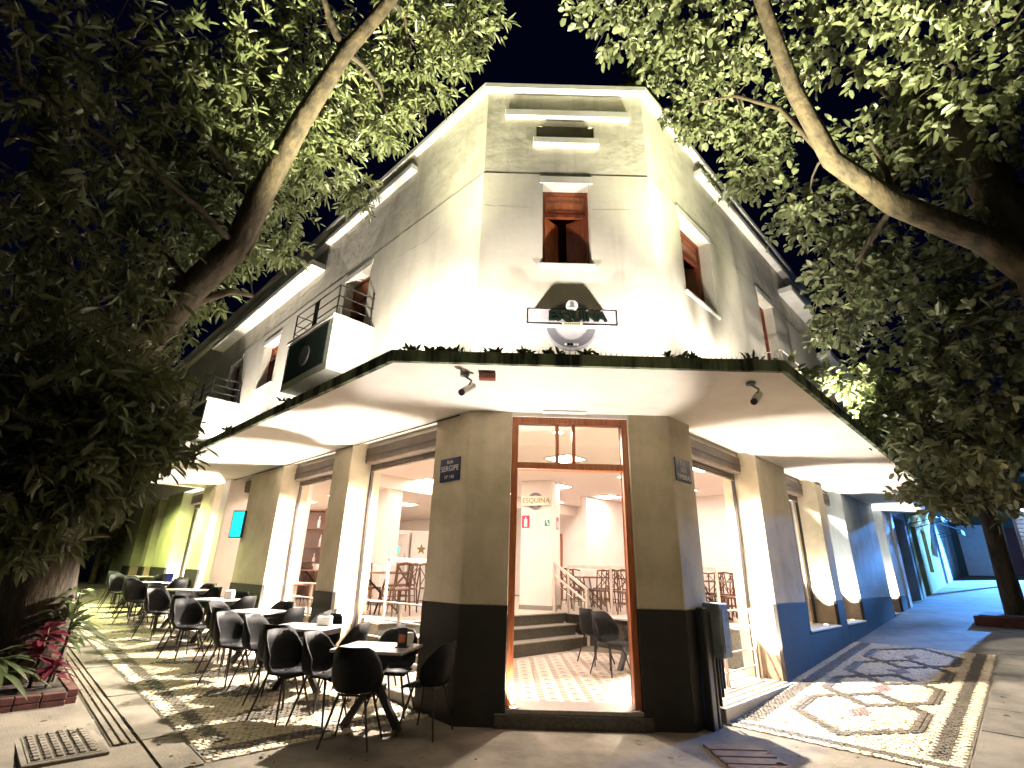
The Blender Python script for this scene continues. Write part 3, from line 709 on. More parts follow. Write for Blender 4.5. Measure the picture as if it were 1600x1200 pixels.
railing('guard_rail',[P2(7.75,6.2),P2(7.75,4.95)],PLAT,'beige steel guard rail on the platform seen through the first window left of the door')
e = empty('stair_handrail',(*P2(7.0,9.45),FLOOR),0,'sloping beige steel handrail beside the dark steps inside the door','handrail')
A, Z_ = lq(7.0,9.42), lq(7.95,9.42)
e_ = Frame(A,Ld.copy(),-Rd)
MB().box(e_,-.03,.03,-.03,.03,FLOOR,FLOOR+1.12).build('post', M['steel'], e); MB().box(e_,.86,.92,-.03,.03,PLAT,PLAT+1.02).build('post', M['steel'], e)
for dz,t in ((1.12,.05),(.86,.03)):
    MB().add([e_.p(a,o,FLOOR+dz+(a/.9)*.52+z) for a in (-.03,.92) for o in (-.03,.03) for z in (-t/2,t/2)],[(0,1,3,2),(4,6,7,5),(0,2,6,4),(1,5,7,3),(0,4,5,1),(2,3,7,6)]).build('sloping_rail', M['steel'], e)
MB().add([e_.p(a,o,FLOOR+.12+(a/.9)*.5+z) for a in (.03,.86) for o in (-.004,.004) for z in (0,.6)],[(0,1,3,2),(4,6,7,5),(0,2,6,4),(1,5,7,3),(0,4,5,1),(2,3,7,6)]).build('glass_panel', M['glass'], e)
MB().add([e_.p(a,o,FLOOR+.02+(a/.9)*.55+z) for a in (.0,.9) for o in (-.02,.02) for z in (0,.05)],[(0,1,3,2),(4,6,7,5),(0,2,6,4),(1,5,7,3),(0,4,5,1),(2,3,7,6)]).build('stringer', M['steel'], e)

O0 = Frame(Vector((0,0,0)),Vector((1,0,0)),Vector((0,-1,0)))
# wooden cafe chair with crossed back
def cafe_chair():
    e = empty('cafe_chair',(0,0,0),0,'x','chair','dark wooden chairs inside')
    MB().box(O0,-.2,.2,-.2,.2,.43,.465).build('seat', M['iwood'], e, bev=.01, local=True)
    for x in (-.18,.18):
        MB().tube([(x,-.18,.43),(x*1.1,-.21,0)],[.017,.014],6).build('leg', M['iwood'], e, local=True)
        MB().tube([(x*1.1,.23,0),(x,.19,.45),(x,.24,.92)],[.014,.018,.015],6).build('leg', M['iwood'], e, local=True)
    b = MB().tube([(-.18,.24,.9),(0,.26,.93),(.18,.24,.9)],.02,6); b.tube([(-.17,.2,.5),(.17,.235,.86)],.011,5); b.tube([(.17,.2,.5),(-.17,.235,.86)],.011,5)
    b.build('backrest', M['iwood'], e, local=True)
    MB().tube([(-.18,-.19,.2),(-.18,.2,.2)],.01,5).tube([(.18,-.19,.2),(.18,.2,.2)],.01,5).tube([(-.18,0,.2),(.18,0,.2)],.01,5).build('stretcher', M['iwood'], e, local=True)
    return e
def cafe_table():
    e = empty('cafe_table',(0,0,0),0,'x','table','dark wooden tables inside')
    MB().box(O0,-.38,.38,-.38,.38,.725,.755).build('tabletop', M['iwood'], e, bev=.006, local=True)
    for sg_ in (-1,1): MB().tube([(-.28*sg_,-.28,0),(.28*sg_,.28,.72)],.02,6).build('leg', M['iwood'], e, local=True); MB().tube([(.28*sg_,-.28,0),(-.28*sg_,.28,.72)],.02,6).build('leg', M['iwood'], e, local=True)
    return e
cc, ct = cafe_chair(), cafe_table(); used = [False,False]
def put(first, i, loc, rz, label):
    if not used[i]:
        used[i] = True; first.location = loc; first.rotation_euler = (0,0,rz); first['label'] = label; return first
    return dup(first, loc, rz, label)
spots = [((8.2,11.0),'behind rail right of stairs','first'),((6.6,11.0),'behind rail right of stairs','second'),((5.0,11.0),'behind rail right of stairs','third'),
         ((9.4,5.9),'in first window left of door','nearest'),((9.3,7.6),'in first window left of door','rear'),((11.6,5.7),'in second window left of door','nearest'),((11.6,7.4),'in second window left of door','rear'),
         ((14.2,5.8),'in third window left of door','nearest'),((14.2,7.6),'in third window left of door','rear'),((4.8,12.9),'in raised windows right of door','nearest'),((6.4,12.9),'in raised windows right of door','rear'),((11.3,9.6),'left of interior column','only'),((7.4,12.7),'against back wall behind the rail','left'),((5.9,12.6),'against back wall behind the rail','middle'),((8.9,12.2),'beside partition behind the rail','only')]
for (l,q),where,which in spots:
    p = lq(l,q); rz0 = rad(45)
    put(ct,1,(p.x,p.y,PLAT+.004),rz0,f'{which} square dark wooden table {where}')
    for k,side in enumerate(('door side','street side','far side','inner side')):
        a = rz0+k*math.pi/2; d = Vector((math.cos(a-math.pi/2),math.sin(a-math.pi/2),0))*-.52
        put(cc,0,(p.x+d.x,p.y+d.y,PLAT+.004),a,f'wooden chair, {side} of {which} table {where}')
# items on the inside tables
for k,((l,q),where,which) in enumerate(spots[:7]):
    p = lq(l+.1,q-.1)
    F = Frame(Vector((p.x,p.y,0)),Ld.copy(),-Rd)
    tag(MB().box(F,-.07,.07,-.05,.05,PLAT+.76,PLAT+.88).build('napkin_box', M['paper'], None, bev=.006),f'white napkin box on the {which} wooden table {where}','napkin holder','napkin boxes on the tables')
# fridges with stars
for i,(x,mm,lb) in enumerate(((-3.12,'star','left white upright fridge with a glowing teal star'),(-2.42,'gold','right pale upright fridge with a gold star'))):
    e = empty('fridge',(x,15.3,PLAT),rad(-12),lb,'fridge','upright fridges at the back of the bar')
    F = Frame(Vector((x,15.0,0)),Vector((1,-.12,0)).normalized(),Vector((-.12,-1,0)).normalized())
    MB().box(F,-.33,.33,-.6,0,PLAT,2.62).build('cabinet', M['white'], e, bev=.015)
    MB().box(F,-.30,.30,.001,.03,PLAT+.12,2.55).build('door_panel', M['white'], e, bev=.01)
    MB().box(F,.24,.27,.032,.06,1.5,2.0).build('handle', M['steel'], e)
    pts = [F.p((.15 if k%2==0 else .065)*math.sin(k*math.pi/5),.034,2.12+(.15 if k%2==0 else .065)*math.cos(k*math.pi/5)) for k in range(10)]
    MB().add(pts,[tuple(range(10))]).build('star_mark', M[mm], e)
# dark shelf with bottles behind the bar, counter
e = empty('bar_shelf',(-5.6,14.9,PLAT),rad(-45),'dark wooden back-bar shelf stocked with bottles, left of the white fridges','shelf')
F = Frame(Vector((-5.6,14.6,0)),Vector((1,-.15,0)).normalized(),Vector((-.15,-1,0)).normalized())
MB().box(F,-1.6,1.6,-.35,-.3,PLAT,3.1).build('back_board', M['iwood'], e)
for z in (1.6,2.1,2.6,3.1): MB().box(F,-1.6,1.6,-.29,0,z-.03,z).build('shelf_board', M['iwood'], e)
for a in (-1.6,-.55,.5,1.56): MB().box(F,a,a+.04,-.29,.01,PLAT,3.12).build('upright', M['iwood'], e)
for zi,z in enumerate((1.6,2.1,2.6)):
    for k,(cn_,mm) in enumerate((('green','dgreen'),('brown','iwood'),('white','white'),('amber','wood'))):
        a = -1.3+k*.8+random.uniform(-.1,.1); c = F.p(a,-.14,z)
        o = MB().tube([c,c+Vector((0,0,.2)),c+Vector((0,0,.25)),c+Vector((0,0,.33))],[.04,.04,.015,.015],8).build('bottle', M[mm])
        tag(o, f'{cn_} bottle on the {["lower","middle","upper"][zi]} board of the dark back-bar shelf','bottle','bottles on the back-bar shelf')
e = empty('screen',(-6.2,12.0,2.2),0,'bright cyan screen hung inside the third window left of the door','screen')
F = Frame(Vector((-6.19,12.0,0)),Vector((1,-.3,0)).normalized(),Vector((-.3,-1,0)).normalized())
MB().box(F,-.17,.17,-.05,0,2.16,2.76).build('casing', M['track'], e); MB().box(F,-.15,.15,.001,.006,2.18,2.74).build('display', M['screen'], e)
# ceiling light panels: square troffers and round spots
k = 0
for l in (4.6,6.4,8.8,11.0,13.4,15.8,18.4,21.0):
    for q in (5.7,8.0,10.6,13.0):
        if l < 5.2 and q < 6.9: continue
        if l > 12.3 and q > 11: continue
        p = lq(l,q); F = Frame(Vector((p.x,p.y,0)),Ld.copy(),-Rd); k += 1
        e = empty('ceiling_light',(p.x,p.y,CEIL),0,f'square lit ceiling panel, {["nearest","second","third","fourth","fifth","sixth","seventh","farthest"][[4.6,6.4,8.8,11.0,13.4,15.8,18.4,21.0].index(l)]} row left of the door, {["first","second","third","last"][[5.7,8.0,10.6,13.0].index(q)]} from the street','ceiling light','square ceiling light panels inside')
        b = MB()
        for q_ in ((-.32,.32,-.32,-.29),(-.32,.32,.29,.32),(-.32,-.29,-.29,.29),(.29,.32,-.29,.29)): b.box(F,*q_,CEIL-.03,CEIL-.002)
        b.build('frame', M['trim'], e)
        MB().box(F,-.288,.288,-.288,.288,CEIL-.022,CEIL-.004).build('diffuser', M['panel'], e)

# ------------------------------------------------------------------ OUTDOOR TABLES AND CHAIRS
def tub_chair():
    e = empty('tub_chair',(0,0,0),0,'x','chair','black tub chairs on the pavement')
    # seat shell: seat pan + wrap-around back, swept as a thin curved sheet facing -y (front)
    b = MB(); n = 14; prof = []
    rows = [(0,.455),(.30,.44),(.62,.445),(.86,.465),(.97,.51),(1.02,.60),(1.06,.72),(1.10,.86)]
    vs = []
    for ri_,(kk,z) in enumerate(rows):
        for i in range(n+1):
            a = math.pi*(.0+1.0*i/n)                      # left arm -> back -> right arm
            w = .235*min(kk,1.0)+(.02 if kk>1 else 0); d = .235*min(kk,1)+(.03*(kk-1)*10 if kk>1 else 0)
            x = -w*math.cos(a); y = d*math.sin(a)*1.0
            arm = max(0,1-1.25*math.sin(a))**1.3                            # lower at the arms
            zz = z-(max(0,z-.5)*.66*arm)
            if ri_ == 0: x, y = -.0, 0.0
            vs.append((x, y-.0 if a else y, zz))
    m = n+1; fs = [(r_*m+i,r_*m+i+1,(r_+1)*m+i+1,(r_+1)*m+i) for r_ in range(len(rows)-1) for i in range(n)]
    b.add(vs, fs, 0, True)
    # seat front half
    vf = [(-.235,0,.47),(.235,0,.47),(.22,-.2,.455),(-.22,-.2,.455),(-.20,-.235,.43),(.20,-.235,.43),(0,0,.455)]
    b.add(vf,[(0,6,1,2,3),(3,2,5,4)],0,True)
    sh = b.build('seat_shell', M['chair'], e, local=True)
    md = sh.modifiers.new('thick','SOLIDIFY'); md.thickness = .018
    dg = bpy.context.evaluated_depsgraph_get(); me = bpy.data.meshes.new_from_object(sh.evaluated_get(dg)); sh.modifiers.clear(); sh.data = me
    for x,y in ((-.16,-.15),(.16,-.15),(-.16,.13),(.16,.13)):
        MB().tube([(x*.8,y*.8,.445),(x*1.5,y*1.5,0)],[.014,.010],7).build('leg', M['leg'], e, local=True)
    MB().tube([(-.14,-.13,.43),(.14,-.13,.43)],.01,6).tube([(-.14,.11,.43),(.14,.11,.43)],.01,6).build('seat_frame', M['leg'], e, local=True)
    return e
def bar_table():
    e = empty('pavement_table',(0,0,0),0,'x','table','square tables on the pavement')
    MB().box(O0,-.40,.40,-.36,.36,.735,.765).build('tabletop', M['ttop'], e, bev=.006, local=True)
    MB().box(O0,-.36,.36,-.32,.32,.67,.733).build('apron', M['leg'], e, local=True)
    for a in (0,1):
        x = .30 if a else -.30
        def leg(xa,xb): 
            MB().add([(X+dx,y,z) for X,z in ((xa,0),(xb,.67)) for dx in (-.04,.04) for y in (-.035,.035)],[(0,1,3,2),(4,6,7,5),(0,2,6,4),(1,5,7,3),(0,4,5,1),(2,3,7,6)]).build('leg', M['leg'], e, local=True)
        leg(x,-x*.5)
    MB().box(O0,-.03,.03,-.28,.28,.3,.36).build('stretcher', M['leg'], e, local=True)
    return e
tc_, tt_ = tub_chair(), bar_table(); used2 = [False,False]
def put2(first,i,loc,rz,label):
    if not used2[i]:
        used2[i] = True; first.location = loc; first.rotation_euler = (0,0,rz); first['label'] = label; return first
    return dup(first, loc, rz, label)
order = ['first','second','third','fourth','fifth','sixth','seventh']
for i,t in enumerate((.42,2.2,4.05,6.1,8.3,10.6,12.9)):
    o = .78+.03*(i%2); p = LF.p(t,o,0); z = GZ(p.x,p.y)+.006; rz = rad(-6+random.uniform(-5,5))+rad(-6)*(i>0)
    put2(tt_,1,(p.x,p.y,z),rz,f'{order[i]} black square table from the door along the left facade')
    X = Vector((math.cos(rz),math.sin(rz),0)); Y = Vector((-X.y,X.x,0))
    for side,d,rot in (('camera side',-Y*.5,math.pi),('street side',-X*.56,math.pi/2),('door side',X*.58,-math.pi/2),('far side',Y*.52,0)):
        if i == 6 and side == 'far side': continue
        d = d*random.uniform(.97,1.12); q = p+d+X*random.uniform(-.05,.05)*(side in('camera side','far side'))
        put2(tc_,0,(q.x,q.y,GZ(q.x,q.y)+.006),rz+rot+random.uniform(-.16,.16),f'black plastic tub chair on the {side} of the {order[i]} pavement table from the door')
put2(tt_,1,(2.05,9.3,FLOOR+.002),rad(45),'black square table just inside the door on the right')
for (x,y,r_,w_) in ((1.55,9.75,120,'beside the table just inside the door, nearest the steps'),(1.62,8.75,40,'beside the table just inside the door, nearest the street'),(-.25,9.3,-120,'at the foot of the steps on the left inside the door')):
    put2(tc_,0,(x,y,FLOOR+.002),rad(r_),'black plastic tub chair '+w_)
for i,(t,o,r_) in enumerate(((1.25,1.42,70),(3.1,1.40,80),(5.05,1.45,60),(7.2,1.42,85),(9.4,1.38,75),(1.35,.12,-100),(3.2,.15,-90),(11.7,1.35,70))):
    q = LF.p(t,o,0); put2(tc_,0,(q.x,q.y,GZ(q.x,q.y)+.006),rad(r_+random.uniform(-12,12)),['tub chair standing between the first and second pavement tables, street side','tub chair standing between the second and third pavement tables, street side','tub chair between the third and fourth pavement tables','tub chair between the fourth and fifth pavement tables','tub chair between the fifth and sixth pavement tables','tub chair against the facade between the first and second tables','tub chair against the facade between the second and third tables','tub chair between the sixth and seventh pavement tables'][i])
def on_table(i,dx,dy): 
    t = (.42,2.2,4.05,6.1,8.3,10.6,12.9)[i]; p = LF.p(t,.78+.03*(i%2),0); return Vector((p.x+dx,p.y+dy,GZ(p.x,p.y)+.771))
c = on_table(0,.26,-.02); F = Frame(c,Vector((1,0,0)),Vector((0,-1,0)))
e = empty('menu_holder',c,0,'dark upright menu holder on the bright first pavement table','menu holder')
MB().box(F,-.05,.05,-.02,.02,.012,.2).box(F,-.07,.07,-.05,.05,0,.012).build('holder', M['leg'], e, bev=.004); MB().box(F,-.035,.035,.021,.023,.05,.13).build('print', M['wood'], e)
c = on_table(0,.29,.16); tag(MB().tube([c,c+Vector((0,0,.08)),c+Vector((0,0,.13))],[.055,.07,.06],14).build('white_jar', M['white']),'rounded white jar behind the menu holder on the first pavement table','jar')
c = on_table(1,.22,.08); F = Frame(c,Vector((1,0,0)),Vector((0,-1,0)))
e = empty('napkin_holder',c,0,'white napkin holder with loose paper on the second pavement table','napkin holder')
MB().box(F,-.09,.09,-.06,.06,0,.12).build('box', M['white'], e, bev=.01); MB().add([F.p(-.05,-.02,.12),F.p(.05,-.03,.12),F.p(.07,.0,.19),F.p(-.02,.01,.17)],[(0,1,2,3)]).build('napkin', M['paper'], e)
c = on_table(3,.25,.05); F = Frame(c,Vector((1,0,0)),Vector((0,-1,0))); tag(MB().box(F,-.08,.08,-.06,.06,0,.16).build('napkin_holder', M['white'], None, bev=.02),'plain white napkin box on the fourth pavement table','napkin holder')
c = on_table(5,.25,.05); F = Frame(c,Vector((1,.3,0)).normalized(),Vector((.3,-1,0)).normalized()); tag(MB().add([F.p(-.07,-.03,0),F.p(.07,-.03,0),F.p(.09,.0,.2),F.p(-.05,.0,.2),F.p(-.07,.04,0),F.p(.07,.04,0)],[(0,1,2,3),(4,5,2,3),(0,1,5,4),(0,3,4),(1,2,5)]).build('menu_card', M['blue']),'folded blue menu card standing on a far pavement table','menu')

# rails across the street openings
def bar_rail(F,a0,a1,o,z0,hs,label,mat='steel',post=True):
    e = empty('window_rail',F.p(a0,o,z0),0,label,'railing','thin steel rails across the openings')
    for h in hs: MB().tube([F.p(a0,o,z0+h),F.p(a1,o,z0+h)],.014,6).build('bar', M[mat], e)
    if post:
        for a in (a0+.03,(a0+a1)/2,a1-.03): MB().box(F,a-.02,a+.02,o-.02,o+.02,z0,z0+max(hs)).build('post', M[mat], e)
    return e
bar_rail(RF,.7,3.0,-.38,.152,(.18,.42,.74,.98),'thin pale rail of four bars across the first opening right of the door')
bar_rail(LF,.8,3.05,-.48,.162,(.2,.45,.7,.95),'thin pale rail of four bars across the first opening left of the door')
bar_rail(LF,3.85,5.97,-.48,.242,(.2,.5,.8,1.05),'thin pale rail across the second opening left of the door')
bar_rail(LF,7.95,10.35,-.48,.362,(.2,.5,.8,1.05),'thin pale rail across the third opening left of the door')

# ------------------------------------------------------------------ FIXTURES
def cctv(p,d,label,box=None):
    e = empty('security_camera',p,0,label,'security camera','cameras under the canopy')
    p = Vector(p); d = Vector(d).normalized()
    MB().disc(p,(0,0,-1),.05,.02,14).build('mount', M['grey'], e); MB().tube([p-Vector((0,0,.02)),p+Vector((.08,0,-.07)),p+Vector((.05,0,-.13))],.012,6).build('arm', M['grey'], e)
    c = p+Vector((.04,0,-.17)); MB().tube([c-d*.11,c+d*.10],.042,10).build('body', M['white'], e); MB().tube([c+d*.101,c+d*.125],.036,10).build('lens', M['track'], e)
c1 = Vector((-.52,5.15,SOF-.013)); cctv(c1,(-.5,-.7,-.6),'small white camera under the left corner of the canopy')
cctv(Vector((2.62,5.18,SOF-.013)),(-.6,-.6,-.6),'small dark camera under the right corner of the canopy')
tag(MB().box(CF,-.36,-.18,1.36,1.46,SOF-.075,SOF-.013).build('junction_box', M['wood2'], None, bev=.005),'small brown junction box under the canopy beside the left camera','junction box')
e = tag(MB().tube([LF.p(.2,.03,SOF-.03),LF.p(3.1,.03,SOF-.03),LF.p(6.0,.03,SOF-.035),LF.p(9.5,.03,SOF-.03)],.012,6).build('cable', M['track']),'thin dark cable run under the canopy along the left pillars','cable')
# metal post with grey meter box at the right pillar
e = empty('meter_post',RF.p(.36,.10,0),0,'dark metal post with a weathered grey box beside the right corner pillar','meter box')
MB().box(RF,.20,.32,.03,.13,gzf(RF,.2,.1)-.05,1.25).build('post', M['iron'], e, bev=.012)
MB().box(RF,.36,.44,.03,.12,-.05,1.22).build('pipe', M['iron'], e, bev=.02)
MB().box(RF,.40,.66,.02,.24,.70,1.30).build('box', M['grey'], e, bev=.015)
MB().box(RF,.44,.62,.241,.25,.76,1.24).build('box_door', M['grey'], e, bev=.004)
for i in range(3): MB().tube([RF.p(.46+.07*i,.12,.70),RF.p(.46+.07*i,.12,.2+.08*i)],.018,6).build('conduit', M['iron'], e)
# bird spikes on the canopy edge
def spikes(F,a0,a1,label):
    e = empty('bird_spike_strip',F.p(a0,OFF,SOF+.12),0,label,'bird spikes','bird spike strips on the canopy edge')
    MB().box(F,a0,a1,OFF-.03,OFF+.03,SOF+.116,SOF+.122).build('base_strip', M['kiosk'], e)
    b = MB(); a = a0+.02
    while a < a1:
        for d in (-.05,.01,.06):
            q = F.p(a,OFF,SOF+.12); tp = F.p(a+random.uniform(-.03,.03),OFF+d,SOF+.12+random.uniform(.09,.14)); r = .0022
            b.add([q+F.a*r,q-F.a*r,tp,q+F.n*r,q-F.n*r],[(0,1,2),(3,4,2)])
        a += .055
    b.build('spikes', M['leg'], e, kind='stuff')
spikes(LF,-cxl,11.6,'row of thin bird spikes on the mossy canopy edge along the left street')
spikes(Frame(Vector((0,6.53,0)),CF.a,CF.n),-.55-cxl,2.12+cxl,'row of thin bird spikes on the canopy edge over the corner door')
spikes(RF,-cxl,3.0,'row of thin bird spikes on the canopy edge along the right street')
# leaf clumps / weeds on the canopy edge
def leafblade(b,base,d,up,L,W,mi=0,fold=.25):
    d = Vector(d).normalized(); x = d.cross(Vector(up)).normalized(); n_ = x.cross(d)
    b.add([base,base+d*(L*.35)+x*(W*.5)+n_*(W*fold),base+d*(L*.75)+x*(W*.36)+n_*(W*fold*.7),base+d*L-n_*(L*.08),base+d*(L*.75)-x*(W*.36)+n_*(W*fold*.7),base+d*(L*.35)-x*(W*.5)+n_*(W*fold)],[(0,1,2,3),(0,3,4,5)],mi)
where = ['left corner','left end of the front','second from the left of the front','left of the sign','under the left end of the sign','under the middle of the sign','under the right end of the sign','right of the sign','near the right corner','right corner']
for i,x in enumerate((-1.1,-.81,-.62,-.2,.16,.42,.81,1.68,1.86,2.5)):
    b = MB(); base = Vector((x,6.53-OFF-.01,SOF+.12))
    for k in range(16): leafblade(b,base+Vector((random.uniform(-.09,.09),random.uniform(-.03,.03),0)),(random.uniform(-1,1),random.uniform(-.6,.4),random.uniform(.1,.8)),(0,-1,.3),random.uniform(.05,.11),random.uniform(.02,.045))
    tag(b.build('canopy_weed', M['leafD']),f'dark leaf clump on the canopy edge, {where[i]}','dead leaves','leaf clumps on the canopy edge')
for i,t in enumerate((2.0,4.4)):
    b = MB(); base = LF.p(t,OFF+.01,SOF+.12)
    for k in range(22): leafblade(b,base+Vector((random.uniform(-.09,.09),random.uniform(-.09,.09),0)),(random.uniform(-1,1),random.uniform(-1,1),random.uniform(.1,.9)),(0,-1,.3),random.uniform(.06,.13),random.uniform(.02,.045))
    tag(b.build('canopy_weed', M['leafD']),f'dark weed on the left canopy edge {["nearer the corner","farther from the corner"][i]}','weed','leaf clumps on the canopy edge')
# creeping plant on the right canopy
b = MB(); 
for k in range(420):
    t = random.uniform(2.8,7.8); o = OFF+random.gauss(.02,.12); z = SOF+.16+abs(random.gauss(0,.16))+.12*math.sin(t*3)
    leafblade(b,RF.p(t,o,z),(random.uniform(-1,1),random.uniform(-1,1),random.uniform(-.8,.3)),(0,0,1),random.uniform(.09,.17),random.uniform(.05,.09))
e = empty('creeper',RF.p(5,OFF,SOF+.1),0,'leafy creeper trailing over the canopy edge on the right street','plant')
b.build('leaves', M['leafD'], e, kind='stuff'); MB().tube([RF.p(2.8+.5*i,OFF+.02*math.sin(i*2),SOF+.17+.06*math.sin(i*1.7)) for i in range(11)],.012,6).build('stem', M['bark'], e)

# floodlights standing on the canopy, aimed up the walls
WARM = (1,.895,.77)
def flood(F,a,o,tgt,power,label,col=WARM,angle=165,size=.05,blend=.25):
    p = F.p(a,o,SOF+.20); d = (Vector(tgt)-p).normalized()
    e = empty('floodlight',F.p(a,o,SOF+.09),0,label,'floodlight','floodlights on the canopy')
    x = d.cross(Vector((0,0,1))).normalized(); y = x.cross(d); G = Frame(p,x,y)
    MB().add([p+d*c_+x*a_+y*b_ for c_ in (-.07,-.01) for a_,b_ in ((-.09,-.06),(.09,-.06),(.09,.06),(-.09,.06))],[(0,1,2,3),(7,6,5,4)]+[(k,(k+1)%4,4+(k+1)%4,4+k) for k in range(4)]).build('housing', M['iron'], e)
    MB().tube([F.p(a,o,SOF+.09),p-d*.05],.015,6).build('bracket', M['iron'], e)
    lamp('flood_lamp','SPOT',p+d*.02,power,col,size,d,angle,blend)
flood(CF,-.58,1.0,CF.p(.3,0,8.6),FLOOD,'black floodlight at the left end of the corner canopy',WARM,122,.04,1.0)
flood(CF,2.15,1.0,CF.p(1.3,0,8.6),FLOOD,'black floodlight at the right end of the corner canopy',WARM,122,.04,1.0)
flood(LF,1.3,1.0,LF.p(1.9,0,8.2),FLOOD*1.7,'black floodlight on the left canopy before the balcony',WARM,128,.05,1.0)
flood(LF,6.2,.6,LF.p(6.3,0,7.4),FLOOD*2.4,'black floodlight on the left canopy past the balcony',WARM,128,.05,1.0)
flood(LF,9.3,.6,LF.p(9.2,0,7.4),FLOOD*1.8,'black floodlight on the left canopy by the second balcony',WARM,128,.05,1.0)
flood(RF,1.5,1.0,RF.p(2.2,0,8.2),FLOOD*1.35,'black floodlight on the right canopy under the wooden window',WARM,128,.05,1.0)
flood(RF,5.2,.7,RF.p(5.4,0,7.4),FLOOD*1.0,'black floodlight on the right canopy under the thin rail',WARM,128,.05,1.0)
TW = (1,.96,.62)  # floodlights aimed at the trees are added to brighten the leaves
flood(LF,.4,1.35,(-1.75,4.55,9.6),TREE_FILL,'added black floodlight on the canopy edge brightening the left tree',TW,78,.08,1.0)
flood(LF,4.2,1.35,(-4.6,6.4,8),TREE_FILL*.06,'added black floodlight on the left canopy edge brightening the tree limb',TW,70,.08,1.0)
flood(RF,.2,1.35,(3.2,4.4,9.4),TREE_FILL*1.1,'added black floodlight on the canopy edge brightening the right tree',TW,88,.08,1.0)
flood(RF,3.4,1.35,(5.4,6.9,7.5),TREE_FILL*.14,'added black floodlight on the right canopy edge brightening the branches',TW,85,.08,.8)
# uplights in the sills of the openings
def uplight(F,a,o,z,power,label,dirn=None,lit=True):
    p = F.p(a,o,z); e = empty('floor_uplight',p,0,label,'uplight','recessed uplights in the thresholds')
    MB().disc(p,(0,0,1),.055,.008,20,0,.042).build('rim', M['steel'], e); MB().disc(p,(0,0,1),.041,.005,16).build('lens', M['lens'] if lit else M['track'], e)
    if lit: lamp('uplight_lamp','SPOT',p+Vector((0,0,.03)),power,(1,.9,.8),.03,dirn or (F.n*.12+Vector((0,0,1))),66,.3)
uplight(CF,.11,-.02,.174,SILL*.8,'small bright uplight at the left foot of the door frame')
uplight(CF,1.47,-.02,.174,0,'unlit recessed uplight at the right foot of the door frame',lit=False)
for i,(a0,a1,zb) in enumerate(OPL[:4]): uplight(LF,a1-.22,-.2,zb+.003,SILL,f'round uplight in the threshold of the {order[i]} opening left of the door')
for i,(a0,a1,zb) in enumerate(OPR): uplight(RF,a1-.22,-.2,zb+.003,SILL*.8,f'round uplight in the sill of the {order[i]} opening right of the door')

def downlight(F,a,o,label,power,tgt):
    p = F.p(a,o,CEIL-.004); e = empty('round_downlight',p,0,label,'downlight','round downlights near the windows')
    MB().disc(p,(0,0,-1),.11,.02,20,0,.085).build('rim', M['trim'], e); MB().disc(p,(0,0,-1),.084,.01,16).build('lens', M['panel'], e)
    lamp('downlight_lamp','SPOT',p-Vector((0,0,.05)),power,(1,.87,.74),.06,Vector(tgt)-p,88,.5)
for i,(a0,a1,zb) in enumerate(OPL[:4]): downlight(LF,(a0+a1)/2,-1.5,f'round ceiling downlight behind the {order[i]} opening left of the door',DOWN*(1,1,1.1,1)[i],LF.p((a0+a1)/2,1.3,0))
for i,(a0,a1,zb) in enumerate(OPR[:3]): downlight(RF,(a0+a1)/2,-1.5,f'round ceiling downlight behind the {order[i]} opening right of the door',DOWN*(1.1,.6,.5)[i],RF.p((a0+a1)/2,1.3,0))
downlight(CF,.79,-1.6,'round ceiling downlight behind the corner door',DOWN*.18,CF.p(.9,1.2,0))
# ------------------------------------------------------------------ MANHOLE, PLANT BED
e = empty('drain_cover',LF.p(1.58,3.1,gzf(LF,1.58,3.1)),0,'concrete drain cover with rows of small slots in the left pavement','drain cover')
z = gzf(LF,1.58,3.1)-.012
MB().box(LF,1.1,2.1,2.92,3.5,z-.05,z+.012).build('frame', M['concrete'], e, bev=.006)
MB().box(LF,1.15,2.05,2.97,3.45,z+.0125,z+.016).build('cover', M['bed'], e)
for i in range(9):
    for j in range(6): MB().box(LF,1.18+i*.097,1.25+i*.097,3.0+j*.075,3.045+j*.075,z+.0165,z+.03).build('stud', M['concrete'], e, bev=.004)
e = empty('plant_bed',LF.p(4.1,3.7,gzf(LF,4.1,3.7)),0,'raised planting bed with a red brick edge around the left tree','plant bed')
z = gzf(LF,3.0,3.6)
def brick_row(F,fixed,along0,along1,isA,z):
    n = int((along1-along0)/.22)
    for i in range(n):
        x0, x1 = along0+i*.22+.004, along0+(i+1)*.22-.004
        for r_ in range(2):
            zz = z+r_*.075
            if isA: MB().box(F,x0,x1,fixed-.05,fixed+.05,zz+.003,zz+.072).build('brick', M['brick'], e, bev=.006)
            else: MB().box(F,fixed-.05,fixed+.05,x0,x1,zz+.003,zz+.072).build('brick', M['brick'], e, bev=.006)
brick_row(LF,3.0,3.05,5.9,True,gzf(LF,4,3)-.05); brick_row(LF,3.05,3.05,4.4,False,z-.03)
MB().box(LF,3.1,5.9,3.06,4.5,z-.1,z+.12).build('soil', M['soil'], e)
